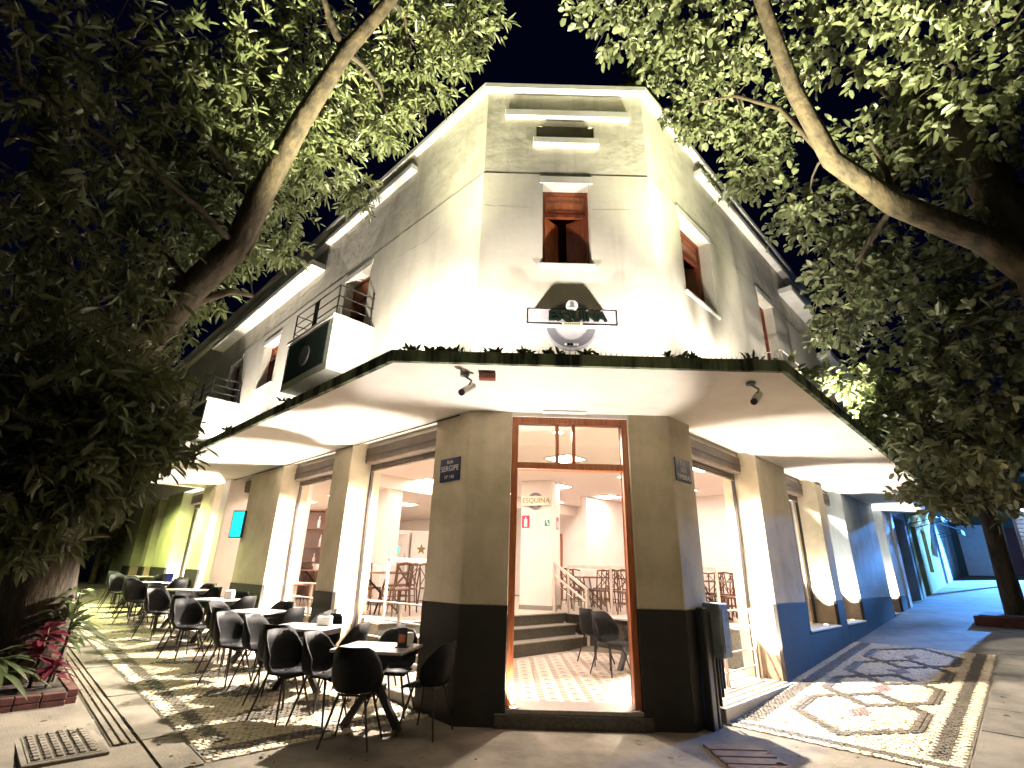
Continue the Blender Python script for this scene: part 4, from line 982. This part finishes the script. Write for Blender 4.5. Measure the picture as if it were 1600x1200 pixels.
def strappy(name,base,n,L,W,h,mat,label,lean=.9):
    e = empty(name,base,0,label,'plant','plants in the brick bed'); base = Vector(base)
    MB().tube([base-Vector((0,0,.05)),base+Vector((.02,0,h*.5)),base+Vector((0,.02,h))],[.018,.014,.01],6).build('stem', M['bark'], e)
    for i in range(n):
        a = i*2.4+random.uniform(-.3,.3); el = random.uniform(-.1,lean); d = Vector((math.cos(a)*math.cos(el),math.sin(a)*math.cos(el),math.sin(el)))
        st_ = base+Vector((0,0,h*random.uniform(.45,1))); l_ = L*random.uniform(.7,1.15); b = MB(); x = d.cross(Vector((0,0,1))).normalized()
        ps = [st_+d*(l_*t)-Vector((0,0,l_*.42*t*t)) for t in (0,.3,.6,.85,1)]; ws = [.2,.9,1,.55,.02]
        vs = []
        for p_,w_ in zip(ps,ws): vs += [p_+x*(W*w_/2),p_-Vector((0,0,W*.12*w_)),p_-x*(W*w_/2)]
        b.add(vs,[(3*i_+j,3*i_+j+1,3*i_+j+4,3*i_+j+3) for i_ in range(4) for j in range(2)],0,True); b.build('leaf', mat, e)
pz = lambda a,o: LF.p(a,o,gzf(LF,a,o)+.12)
strappy('cordyline',pz(3.75,3.12),34,.48,.095,1.0,M['leafD'],'tall dark strap-leaved plant at the pavement side of the brick bed')
strappy('cordyline',pz(4.3,3.15),30,.46,.09,.8,M['leafD'],'dark strap-leaved plant just behind the tall one in the bed')
strappy('red_cordyline',pz(3.5,3.35),34,.36,.09,.6,M['leafRed'],'red-leaved plant at the front of the brick bed')
strappy('red_cordyline',pz(3.35,3.22),26,.28,.08,.25,M['leafRed'],'low red-leaved plant at the near brick corner of the bed')
strappy('cordyline',pz(3.3,3.75),34,.6,.08,.4,M['leafD'],'low spreading green plant at the left of the brick bed',.7)
strappy('cordyline',pz(4.9,3.2),30,.42,.09,.6,M['leafD'],'short strap-leaved plant at the rear of the brick bed')
# dark bollard at the left edge
e = empty('bollard',LF.p(2.35,4.05,gzf(LF,2.4,4.0)),0,'thin dark metal bollard at the lower left corner','bollard')
MB().tube([LF.p(2.35,4.05,0),LF.p(2.35,4.05,.62)],.03,10).build('post', M['iron'], e); MB().disc(LF.p(2.35,4.05,.62),(0,0,1),.036,.03,12).build('cap', M['iron'], e)

# fallen leaves and litter on the ground
b = MB()
for k in range(420):
    if k%3: q = LF.p(random.uniform(-1,12),random.uniform(.3,3.6),0)
    elif k%2: q = RF.p(random.uniform(-.5,9),random.uniform(.3,3.6),0)
    else: q = CF.p(random.uniform(-3,4),random.uniform(.3,2.2),0)
    a_ = random.uniform(0,6.28); leafblade(b,Vector((q.x,q.y,GZ(q.x,q.y)+.012)),(math.cos(a_),math.sin(a_),random.uniform(0,.12)),(0,0,1),random.uniform(.03,.09),random.uniform(.015,.04),0,random.uniform(-.2,.3))
fl_ = b.build('fallen_leaves', M['dry']); fl_['kind'] = 'stuff'
# ------------------------------------------------------------------ TREES
def rand_dirs(n): 
    v = rng.normal(size=(n,3)); return v/np.linalg.norm(v,axis=1,keepdims=True)
def leaf_tree(name,label,trunk_pts,trunk_r,limbs,blobs,leafmat_,Lr,Wr,droop,shoot,nleaf_parts=300,shape='lance',twigs=True,bark='bark'):
    root = empty(name,trunk_pts[0],0,label,'tree','street trees around the corner')
    MB().tube(trunk_pts,trunk_r,14,0,True,.06).build('trunk', M[bark], root)
    for pts,rs in limbs: MB().tube(pts,rs,10,0,True,.05).build('limb', M['bark'], root)
    lp_ = [(Vector(q),r_) for pts,rs in limbs for q,r_ in zip(pts,rs)]+[(Vector(q),.1) for q in trunk_pts[1:]]
    for (c,r_,n) in blobs:
        c = Vector(c); q,rq = min(lp_,key=lambda w: (w[0]-c).length)
        if .3 < (q-c).length < 3.2 and n > 55:
            r1 = min(.045,rq*.5); mid = q.lerp(c,.5)+Vector((random.uniform(-.2,.2),random.uniform(-.2,.2),random.uniform(.0,.3)))
            MB().tube([q,q.lerp(mid,.5)+Vector((0,0,.06)),mid,c,c+(c-mid)*.5],[r1,r1*.8,r1*.6,r1*.4,.006],6,0,True,.08).build('branch', M[bark], root)
            for _ in range(4):
                d_ = Vector((random.gauss(0,1),random.gauss(0,1),random.gauss(0,.7))).normalized(); MB().tube([c.lerp(mid,random.uniform(0,.7)),c+d_*r_[0]*.45,c+d_*r_[0]*.95],[r1*.4,r1*.25,.004],5).build('branch', M[bark], root)
    # shoots: short twigs each bearing several leaves
    tw = MB(); base=[]; dirs=[]; nor=[]
    for (c,r_,n) in blobs:
        c = np.array(c); r_ = np.array(r_)
        pts = rng.normal(size=(n,3)); pts /= np.linalg.norm(pts,axis=1,keepdims=True); pts *= (rng.random((n,1))**.45)
        for p in pts:
            o = c+p*r_; d = p*np.array([1,1,.6])+rng.normal(size=3)*.5+np.array([0,0,-droop]); d /= np.linalg.norm(d)
            m = rng.integers(shoot[0],shoot[1]+1); L = shoot[2]*rng.uniform(.6,1.3)
            if twigs:
                e_ = o+d*L; tw.add([o+np.array([.004,0,0]),o-np.array([.004,0,0]),e_,o+np.array([0,.004,0])],[(0,1,2),(1,3,2)])
            for k in range(m):
                t = (k+.5)/m; q = o+d*L*t; side = rng.normal(size=3); side -= side.dot(d)*d; side /= np.linalg.norm(side)+1e-6
                dd = d*(.55 if k<m-1 else 1)+side*(.8 if k<m-1 else .1)+np.array([0,0,-droop*.5]); dd /= np.linalg.norm(dd)
                base.append(q); dirs.append(dd)
    base = np.array(base); dirs = np.array(dirs); n = len(base)
    up = np.tile(np.array([0,0,1.]),(n,1))+rng.normal(size=(n,3))*.45
    x = np.cross(dirs,up); x /= np.linalg.norm(x,axis=1,keepdims=True)+1e-9; nn = np.cross(x,dirs)
    L = rng.uniform(Lr[0],Lr[1],(n,1)); W = rng.uniform(Wr[0],Wr[1],(n,1))
    a,b_ = (.30,.72) if shape=='lance' else (.32,.74); wa,wb = (.5,.33) if shape=='lance' else (.5,.42)
    f = .18
    def verts(B_,D,X,N_,L,W):
        return np.stack([B_,B_+D*L*a+X*W*wa+N_*W*f,B_+D*L*b_+X*W*wb+N_*W*f*.6,B_+D*L-N_*L*.1,B_+D*L*b_-X*W*wb+N_*W*f*.6,B_+D*L*a-X*W*wa+N_*W*f],1)
    V = verts(base,dirs,x,nn,L,W)
    # the leaves that show largest are parts, the rest one part
    cp = np.array([0,0,EYE]); d = base-cp; zc = d@np.array(fw); px = 800+C790*(d@np.array(rr))/zc; py = 600-C790*(d@np.array(uu))/zc
    vis = (zc>.3)&(px>0)&(px<1600)&(py>0)&(py<1200); score = np.where(vis,L[:,0]/np.maximum(zc,.3),0)
    idx = np.argsort(-score); big = idx[:nleaf_parts]; rest = idx[nleaf_parts:]
    me = bpy.data.meshes.new('leaves'); Vr = V[rest]-np.array(trunk_pts[0]); k = len(rest)
    faces = np.concatenate([np.array([0,1,2,3]),np.array([0,3,4,5])]).reshape(1,8)+6*np.arange(k).reshape(-1,1)
    me.vertices.add(k*6); me.vertices.foreach_set('co',Vr.reshape(-1)); me.loops.add(k*8); me.loops.foreach_set('vertex_index',faces.reshape(-1).astype(np.int32))
    me.polygons.add(k*2); me.polygons.foreach_set('loop_start',np.arange(0,k*8,4,dtype=np.int32)); me.polygons.foreach_set('loop_total',np.full(k*2,4,dtype=np.int32))
    me.materials.append(leafmat_); me.update(); me.validate()
    o = bpy.data.objects.new('leaves',me); COL.objects.link(o); o.parent = root; o['kind'] = 'stuff'
    Vu = verts(np.zeros((1,3)),np.array([[0,1.,0]]),np.array([[1.,0,0]]),np.array([[0,0,1.]]),np.array([[1.]]),np.array([[1.]]))[0]
    lm = bpy.data.meshes.new('leaf'); lm.from_pydata([tuple(v) for v in Vu],[],[(0,1,2,3),(0,3,4,5)]); lm.materials.append(leafmat_)
    T = Vector(trunk_pts[0])
    for i in big:
        X,D,N_ = Vector(x[i])*float(W[i,0]),Vector(dirs[i])*float(L[i,0]),Vector(nn[i])*float(W[i,0]); b0 = Vector(base[i])-T
        inst('leaf',lm,root,Matrix(((X.x,D.x,N_.x,b0.x),(X.y,D.y,N_.y,b0.y),(X.z,D.z,N_.z,b0.z),(0,0,0,1))))
    if twigs: t_ = tw.build('twigs', M['bark'], root); t_['kind'] = 'stuff'
    return root
def px3(x,y,D):
    k = (x-800)*rr+(600-y)*uu+C790*fw; h = math.hypot(k.x,k.y); k = k*(D/h); return (k.x,k.y,k.z+EYE)
# left tree: trunk in the bed, long limb reaching up over the facade
tp = [(-6.0,7.15,-.1),(-5.95,7.05,.9),(-5.95,6.85,2.0),(-6.0,6.6,3.0),(-6.3,6.3,4.4),(-6.8,6.0,6.5),(-7.2,5.6,9)]
limb = [(-5.98,6.65,2.7),px3(150,620,8.2),px3(230,530,7.8),px3(300,450,7.4),px3(370,385,7),px3(400,320,6.8),px3(470,190,6.2),px3(540,80,5.7),px3(610,0,5.3),(-1.2,4.5,10.4)]
side = [px3(240,520,7.8),px3(310,470,7.9),px3(360,455,8.0),px3(395,462,8.1)]
side2 = [px3(538,80,5.7),px3(520,40,5.6),px3(500,-20,5.4)]
side3 = [px3(385,400,7),px3(430,290,6.8),px3(455,200,6.7)]
BL = []
def blob(x,y,D,rx,rz,n): BL.append((px3(x,y,D+(1.1 if x > 130 and y < 560 else .2)),(rx,rx,rz),n))
for a in [(720,20,5.0,.7,.9,190),(640,80,5.4,1.0,1.0,260),(700,-40,4.6,1.2,1.0,170),(570,160,5.9,.8,.7,220),(490,240,6.3,.7,.6,180),(610,190,6.0,.3,.4,60),(560,295,7.0,.3,.3,50),(430,310,7.2,.6,.5,130),(360,380,7.6,.5,.5,110),(440,385,7.8,.35,.25,50),(430,170,5.9,.9,.8,230),(340,230,6.0,.9,.8,190),(470,50,5.3,1.0,.9,190),(350,110,5.5,1.0,.9,150),(250,200,5.8,1.0,1.0,120),(300,330,6.4,.9,.8,170),(200,350,6.6,1.0,.9,140),(300,440,7.4,.5,.5,90),(210,500,7.2,.7,.7,150),(120,450,6.8,1.0,1.0,150),(60,300,6.2,1.2,1.2,120),(150,90,5.2,1.2,1.1,110),(30,130,5.2,1.2,1.2,80),(200,600,6.2,.4,.3,110),(170,640,5.7,.55,.4,170),(90,590,5.6,.8,.6,150),(20,560,5.4,.8,.7,130),(225,690,5.7,.3,.3,110),(140,725,5.5,.42,.36,170),(50,690,5.4,.6,.5,150),(15,800,5.6,.4,.45,110),(40,800,5.6,.2,.25,40)]: blob(*a)
leaf_tree('street_tree','large dark tree in the brick bed with a long limb crossing the left facade',tp,[.48,.40,.38,.36,.3,.24,.15],
    [(limb,[.27,.25,.22,.20,.185,.165,.14,.11,.09,.05]),(side,[.09,.07,.05,.03]),(side2,[.07,.055,.03]),(side3,[.05,.04,.02])],BL,M['leafL'],(.09,.22),(.032,.068),.35,(5,10,.22),bark='bark_shade')
# right tree: trunk out of frame at the right kerb
tp = [px3(1800,1018,8.6),px3(1775,850,8.5),px3(1720,640,8.4),px3(1630,420,8.3),px3(1500,210,8.3),px3(1330,90,8.8)]
tp[0] = (tp[0][0],tp[0][1],GZ(tp[0][0],tp[0][1])-.1)
limb = [px3(1640,440,8.3),px3(1540,375,8.0),px3(1400,320,7.6),px3(1300,250,7.2),px3(1240,140,6.6),px3(1190,0,5.9),(2.6,4.2,10.6)]
s1 = [px3(1290,245,7.2),px3(1220,170,7.3),px3(1150,150,7.2),px3(1090,160,7.0)]
s2 = [px3(1400,320,7.6),px3(1385,270,7.5),px3(1360,220,7.3)]
BL = []
for a in [(960,20,4.7,.65,.6,75),(1060,30,5.2,.8,.7,120),(1130,80,5.8,.7,.7,110),(1090,170,6.5,.6,.55,100),(1020,110,5.9,.5,.5,60),(1190,200,7.0,.6,.6,90),(1170,270,7.6,.5,.5,80),(1250,60,6.1,.6,.6,60),(1260,330,7.8,.6,.5,90),(1360,230,7.4,.6,.6,80),(1420,210,7.6,.5,.5,50),(1340,340,8.0,.6,.5,80),(1440,270,8.0,.6,.6,60),(1330,420,8.4,.6,.5,120),(1420,430,8.4,.7,.6,130),(1320,500,9.2,.6,.45,110),(1500,480,8.4,.7,.6,110),(1560,560,8.6,.8,.8,110),(1450,560,9.0,.7,.6,120),(1580,330,7.6,.8,.8,90),(1560,180,7.0,1.0,.9,110),(1450,80,6.4,1.0,.9,110),(1340,20,6.0,.9,.8,90),(1580,40,6.0,1.1,1.0,90),(1400,640,9.6,.6,.45,120),(1480,680,9.6,.7,.6,130),(1570,690,9.0,.7,.6,110),(1330,590,9.4,.35,.3,50),(1240,590,7.4,.25,.15,26),(1470,760,10.5,.5,.35,90),(1540,770,10.8,.5,.3,80)]: blob(*a)
leaf_tree('street_tree','tall broad-leaved tree at the right kerb with a bare limb over the right facade',tp,[.40,.34,.31,.27,.22,.12],
    [(limb,[.20,.165,.15,.135,.115,.095,.045]),(s1,[.05,.035,.025,.012]),(s2,[.05,.04,.02])],BL,M['leafR'],(.08,.20),(.05,.11),.3,(4,9,.26),shape='oval',bark='bark_shade')
# slim tree farther down the right street
p = RF.p(12.4,2.45,0); g = GZ(p.x,p.y)
tp = [(p.x,p.y,g-.1),(p.x,p.y,g+1.5),(p.x+.05,p.y,g+3),(p.x-.1,p.y+.1,g+5)]
BL = [((p.x,p.y,g+4.4),(1.0,1.0,.8),160),((p.x+.6,p.y+.9,g+5.9),(1.1,1.1,.8),170),((p.x-.9,p.y-.3,g+5.2),(.9,.9,.8),150),((p.x-.6,p.y,g+3.6),(.6,.6,.35),70)]
leaf_tree('street_tree','slim dark trunk on the right pavement before the white kiosk',tp,[.24,.21,.19,.12],[([(p.x,p.y,g+3),(p.x+.6,p.y+.4,g+5)],[.1,.05])],BL,M['leafD'],(.14,.2),(.07,.1),.3,(4,7,.26),nleaf_parts=60,shape='oval')
e = empty('tree_planter',(p.x,p.y,g),0,'low stone planter around the slim tree on the right pavement','planter')
MB().box(RF,11.2,13.6,1.7,3.2,g-.15,g+.14).build('kerb', M['brick'], e, bev=.02); MB().box(RF,11.3,13.5,1.8,3.1,g+.141,g+.16).build('soil', M['soil'], e)
p = RF.p(25.2,2.1,0); g = GZ(p.x,p.y)  # tree added so its leaves dapple the street lamp's light
leaf_tree('street_tree','small far tree added to cast leaf shadows on the right street',[(p.x,p.y,g-.1),(p.x,p.y,g+1.6),(p.x+.1,p.y,g+3.2)],[.12,.10,.08],[],[((p.x,p.y,g+4.0),(1.0,1.0,.8),150),((p.x-.7,p.y-.6,g+4.4),(.8,.8,.6),90)],M['leafD'],(.14,.22),(.07,.11),.3,(4,7,.26),nleaf_parts=0,shape='oval')
# shrubs at the far end of the left street
for i,(t,o,sz) in enumerate(((21.5,.6,1.3),(24,1.6,1.8),(27,2.8,2.0))):
    pp = LF.p(t,o,gzf(LF,t,o)); 
    leaf_tree('street_tree',['green shrub tree just past the green-lit facade','taller green tree behind the shrub at the left street end','farthest green tree at the left street end'][i],[tuple(pp),tuple(pp+Vector((0,0,2)))],[.1,.07],[],[(tuple(pp+Vector((0,0,1.6+sz*.5))),(sz*.7,sz*.7,sz),240)],M['leafL'],(.18,.28),(.07,.1),.2,(4,7,.3),nleaf_parts=0,shape='oval')

# ------------------------------------------------------------------ NEIGHBOURS
nb = empty('blue_building',RF.p(11,0,.6),0,'pale blue building with wall fins next to the corner building on the right street','building')
wall_holes(RF,9.02,14.3,3.72,7.4,[(10.0,10.8,4.6,6.4),(12.2,13.0,4.6,6.4)],.3).build('wall', M['fblue'], nb)
for a in (9.1,9.75,11.1,11.9,13.3,14.0): MB().box(RF,a,a+.16,.003,.22,3.9,7.0).build('fin', M['trim'], nb, bev=.01)
for a0,a1 in ((10.0,10.8),(12.2,13.0)):
    w = MB().box(RF,a0,a1,-.28,-.22,4.6,6.4).build('window', M['maroon'], nb); MB().box(RF,a0+.06,a1-.06,-.219,-.21,4.66,6.34).build('pane', M['glass'], w)
MB().box(RF,9.02,14.32,-.1,.35,7.4,7.55).build('cornice', M['trim'], nb)
MB().box(RF,8.9,14.3,-.6,1.0,3.66,3.72).build('balcony_slab', M['trim'], nb)
MB().box(RF,14.302,14.7,-.6,.05,.3,4.2).build('pier', M['kiosk'], nb)
# shop with dark roller shutter
sh = empty('shop_front',RF.p(15.8,0,.9),0,'narrow shop front with a closed dark roller shutter beside the blue building','building')
MB().box(RF,14.72,17.4,-.5,0,3.7,6.2).box(RF,17.0,17.4,-.5,0,.3,3.7).build('wall', M['fblue'], sh)
rs = MB().box(RF,14.72,17.0,-.4,-.3,.4,3.7).build('roller_shutter', M['dgreen'], sh)
for i in range(28): MB().box(RF,14.75,16.97,-.3,-.262,.85+i*.1,.93+i*.1).build('slat', M['dgreen'], rs, bev=.012)
nb2 = empty('yellow_house',RF.p(20,0,1.2),0,'old yellow house with a maroon door farther up the right street','building')
wall_holes(RF,17.42,23.0,.5,6,[(18.0,19.2,.5,3.6),(20.4,21.5,2.0,3.6)],.3,o=.02).build('wall', M['fyellow'], nb2)
d_ = MB().box(RF,18.0,19.2,-.25,-.2,.5,3.6).build('door', M['maroon'], nb2); MB().box(RF,20.4,21.5,-.25,-.2,2.0,3.6).build('window', M['dgreen'], nb2)
nb3 = empty('dark_house',RF.p(26,0,1.6),0,'dark unlit house at the far end of the right street','building')
wall_holes(RF,23.02,34,.8,7,[(24.4,25.4,1,4),(28,29,2.4,4)],.3).build('wall', M['fblue'], nb3); MB().box(RF,24.4,25.4,-.25,-.2,1,4).build('door', M['maroon'], nb3)
MB().box(RF,28,29,-.25,-.2,2.4,4).build('window', M['dgreen'], nb3)
e = empty('end_house',RF.p(31.8,2,2),0,'dark house closing the far end of the right street, with a pale shutter','building')
w_ = MB().box(RF,31.8,32.2,-1,7,1.0,7.0).build('wall', M['dgreen'], e); MB().box(RF,31.75,31.8,.3,1.5,2.0,4.6).build('shutter', M['kiosk'], e); MB().box(RF,31.75,31.8,2.1,3.0,2.0,4.4).build('door', M['maroon'], e)
MB().box(RF,31.7,32.25,-1,7,7.0,7.15).build('coping', M['trim'], e)
# awnings, meter boxes and cables along the right street
for t_,w_,m_,lb_ in ((18.6,1.6,'maroon','maroon awning over the door of the yellow house'),(25,1.6,'dgreen','dark awning over the door of the far dark house')):
    e = empty('awning',RF.p(t_,0,3.9),0,lb_,'awning'); MB().add([RF.p(t_-w_/2,.03,4.3),RF.p(t_+w_/2,.03,4.3),RF.p(t_+w_/2,1.0,3.85),RF.p(t_-w_/2,1.0,3.85),RF.p(t_-w_/2,1.0,3.65),RF.p(t_+w_/2,1.0,3.65)],[(0,1,2,3),(3,2,5,4)]).build('cloth', M[m_], e)
    for a_ in (-w_/2,w_/2): MB().tube([RF.p(t_+a_,.02,3.6),RF.p(t_+a_,.98,3.84)],.015,6).build('strut', M['iron'], e)
tag(MB().tube([RF.p(14.5,.1,4.4),RF.p(17,.9,3.75),RF.p(20,1.1,3.8),RF.p(24,.5,4.6)],.018,6).build('cable', M['track']),'sagging dark cable along the house fronts of the right street','cable')
# kiosk
k_ = empty('kiosk',RF.p(15,3.8,.9),0,'white steel kiosk with ribbed shutter and a dark red sign board above','kiosk')
KF = Frame(RF.p(14.6,2.85,0),-Ld,-Rd)      # its end faces the corner
g = gzf(RF,14.6,3)
MB().box(KF,0,2.4,-3.0,0,g-.1,g+2.75).build('cabin', M['kiosk'], k_, bev=.02)
for i in range(22): MB().box(KF,.06,2.3,.002,.03,g+.15+i*.115,g+.245+i*.115).build('slat', M['kiosk'], k_, bev=.012)
MB().tube([KF.p(.2,.16,g+2.70),KF.p(2.2,.16,g+2.70)],.025,8).build('tube_light', M['tube'], k_)
lamp('kiosk_lamp','SPOT',KF.p(1.2,.28,g+2.66),90,(.5,.66,1),.1,KF.n*.1+Vector((0,0,-1)),170,.3)
sb_ = MB().box(KF,-.35,2.4,-.3,.1,g+2.78,g+3.35).build('sign_board', M['maroon'], k_, bev=.01)
MB().box(KF,-.30,2.3,.101,.115,g+2.84,g+2.88).box(KF,-.30,2.3,.101,.115,g+2.95,g+2.98).build('sign_stripe', M['letter'], sb_)
# left end building beyond the green-lit facade
e = empty('end_building',LF.p(24,0,.8),0,'dark green house beyond the far end of the left facade','building')
wall_holes(LF,20.05,27,.3,6.5,[(21.5,22.6,.6,3.2),(24.2,25.2,1.6,3.2)],.3,o=-.02).build('wall', M['fgreen_lit'], e)
MB().box(LF,21.5,22.6,-.3,-.24,.6,3.2).build('door', M['dgreen'], e); MB().box(LF,24.2,25.2,-.3,-.24,1.6,3.2).build('window', M['dgreen'], e)

# ------------------------------------------------------------------ STREET LAMPS
def street_lamp(base,h,arm,power,col,label,size=.15,angle=160,mat='lampg',aim=None,blend=.3):
    base = Vector(base); e = empty('street_lamp',base,0,label,'street lamp','street lamps'); arm = Vector(arm)
    MB().tube([base-Vector((0,0,.1)),base+Vector((0,0,h*.5)),base+Vector((0,0,h))],[.09,.07,.05],10).build('pole', M['dgreen'], e)
    tip = base+Vector((0,0,h+.15))+arm; MB().tube([base+Vector((0,0,h)),base+Vector((0,0,h+.12))+arm*.4,tip],.035,8).build('arm', M['dgreen'], e)
    d = arm.normalized() if arm.length>.01 else Vector((1,0,0)); x = d.cross(Vector((0,0,1)))
    MB().add([tip+d*c_*.3+x*a_*.11+Vector((0,0,z_)) for z_,sc in ((-.02,1),(.07,.6)) for c_,a_ in ((-1*sc,-sc),(sc,-sc),(sc,sc),(-sc,sc))],[(0,1,2,3),(7,6,5,4)]+[(k,(k+1)%4,4+(k+1)%4,4+k) for k in range(4)]).build('lamp_head', M['grey'], e)
    MB().disc(tip+Vector((0,0,-.022)),(0,0,-1),.09,.02,16).build('lens', M[mat], e)
    lamp('street_lamp_light','SPOT',tip-Vector((0,0,.07)),power,col,size,aim or (0,0,-1),angle,blend)
street_lamp((5.2,-5.5,0),5.0,(-1.0,.6,0),STREET,(1,.80,.42),'street lamp on the kerb behind the viewer',aim=(-.36,1,-.20),angle=48,blend=1.0)
pb = RF.p(30.4,4.9,0); ab = RF.p(2,0,1.9); gb = GZ(pb.x,pb.y)
street_lamp((pb.x,pb.y,gb),4.6,-Ld*-1.0,BLUE,(.10,.36,1),'distant street lamp with cold bluish light at the end of the right street',mat='tube',angle=64,blend=.22,aim=Vector(((ab-pb).x,(ab-pb).y,0)).normalized()+Vector((0,0,-.80)))
for i_,(t_,o_,z_,pw_) in enumerate(((24.0,.5,6.1,150),(20.5,.9,4.9,40))):
    q = RF.p(t_,o_,z_); e = empty('tube_lamp',q,0,['white tube lamp on a wall arm high over the far right street','second white tube lamp lower and nearer on the right street'][i_],'street lamp','tube lamps on the right street')
    MB().tube([q-Rd*.5,q+Rd*.5],.05,10).build('tube', M['tube'], e); MB().box(Frame(q,Rd,-Ld),-.55,.55,-.08,.08,.06,.10).build('hood', M['grey'], e)
    MB().tube([q+Vector((0,0,.1)),RF.p(t_,-.1,z_+.1)],.025,6).build('arm', M['dgreen'], e)
    lamp('tube_lamp_light','SPOT',q-Vector((0,0,.08)),pw_,(.42,.62,1),.1,(0,0,-1),165,.4)
pg = LF.p(12.5,3.4,0); street_lamp((pg.x,pg.y,GZ(pg.x,pg.y)),3.3,Rd*1.3,GREEN,(.95,1,.45),'street lamp with yellow-green light beside the left facade')
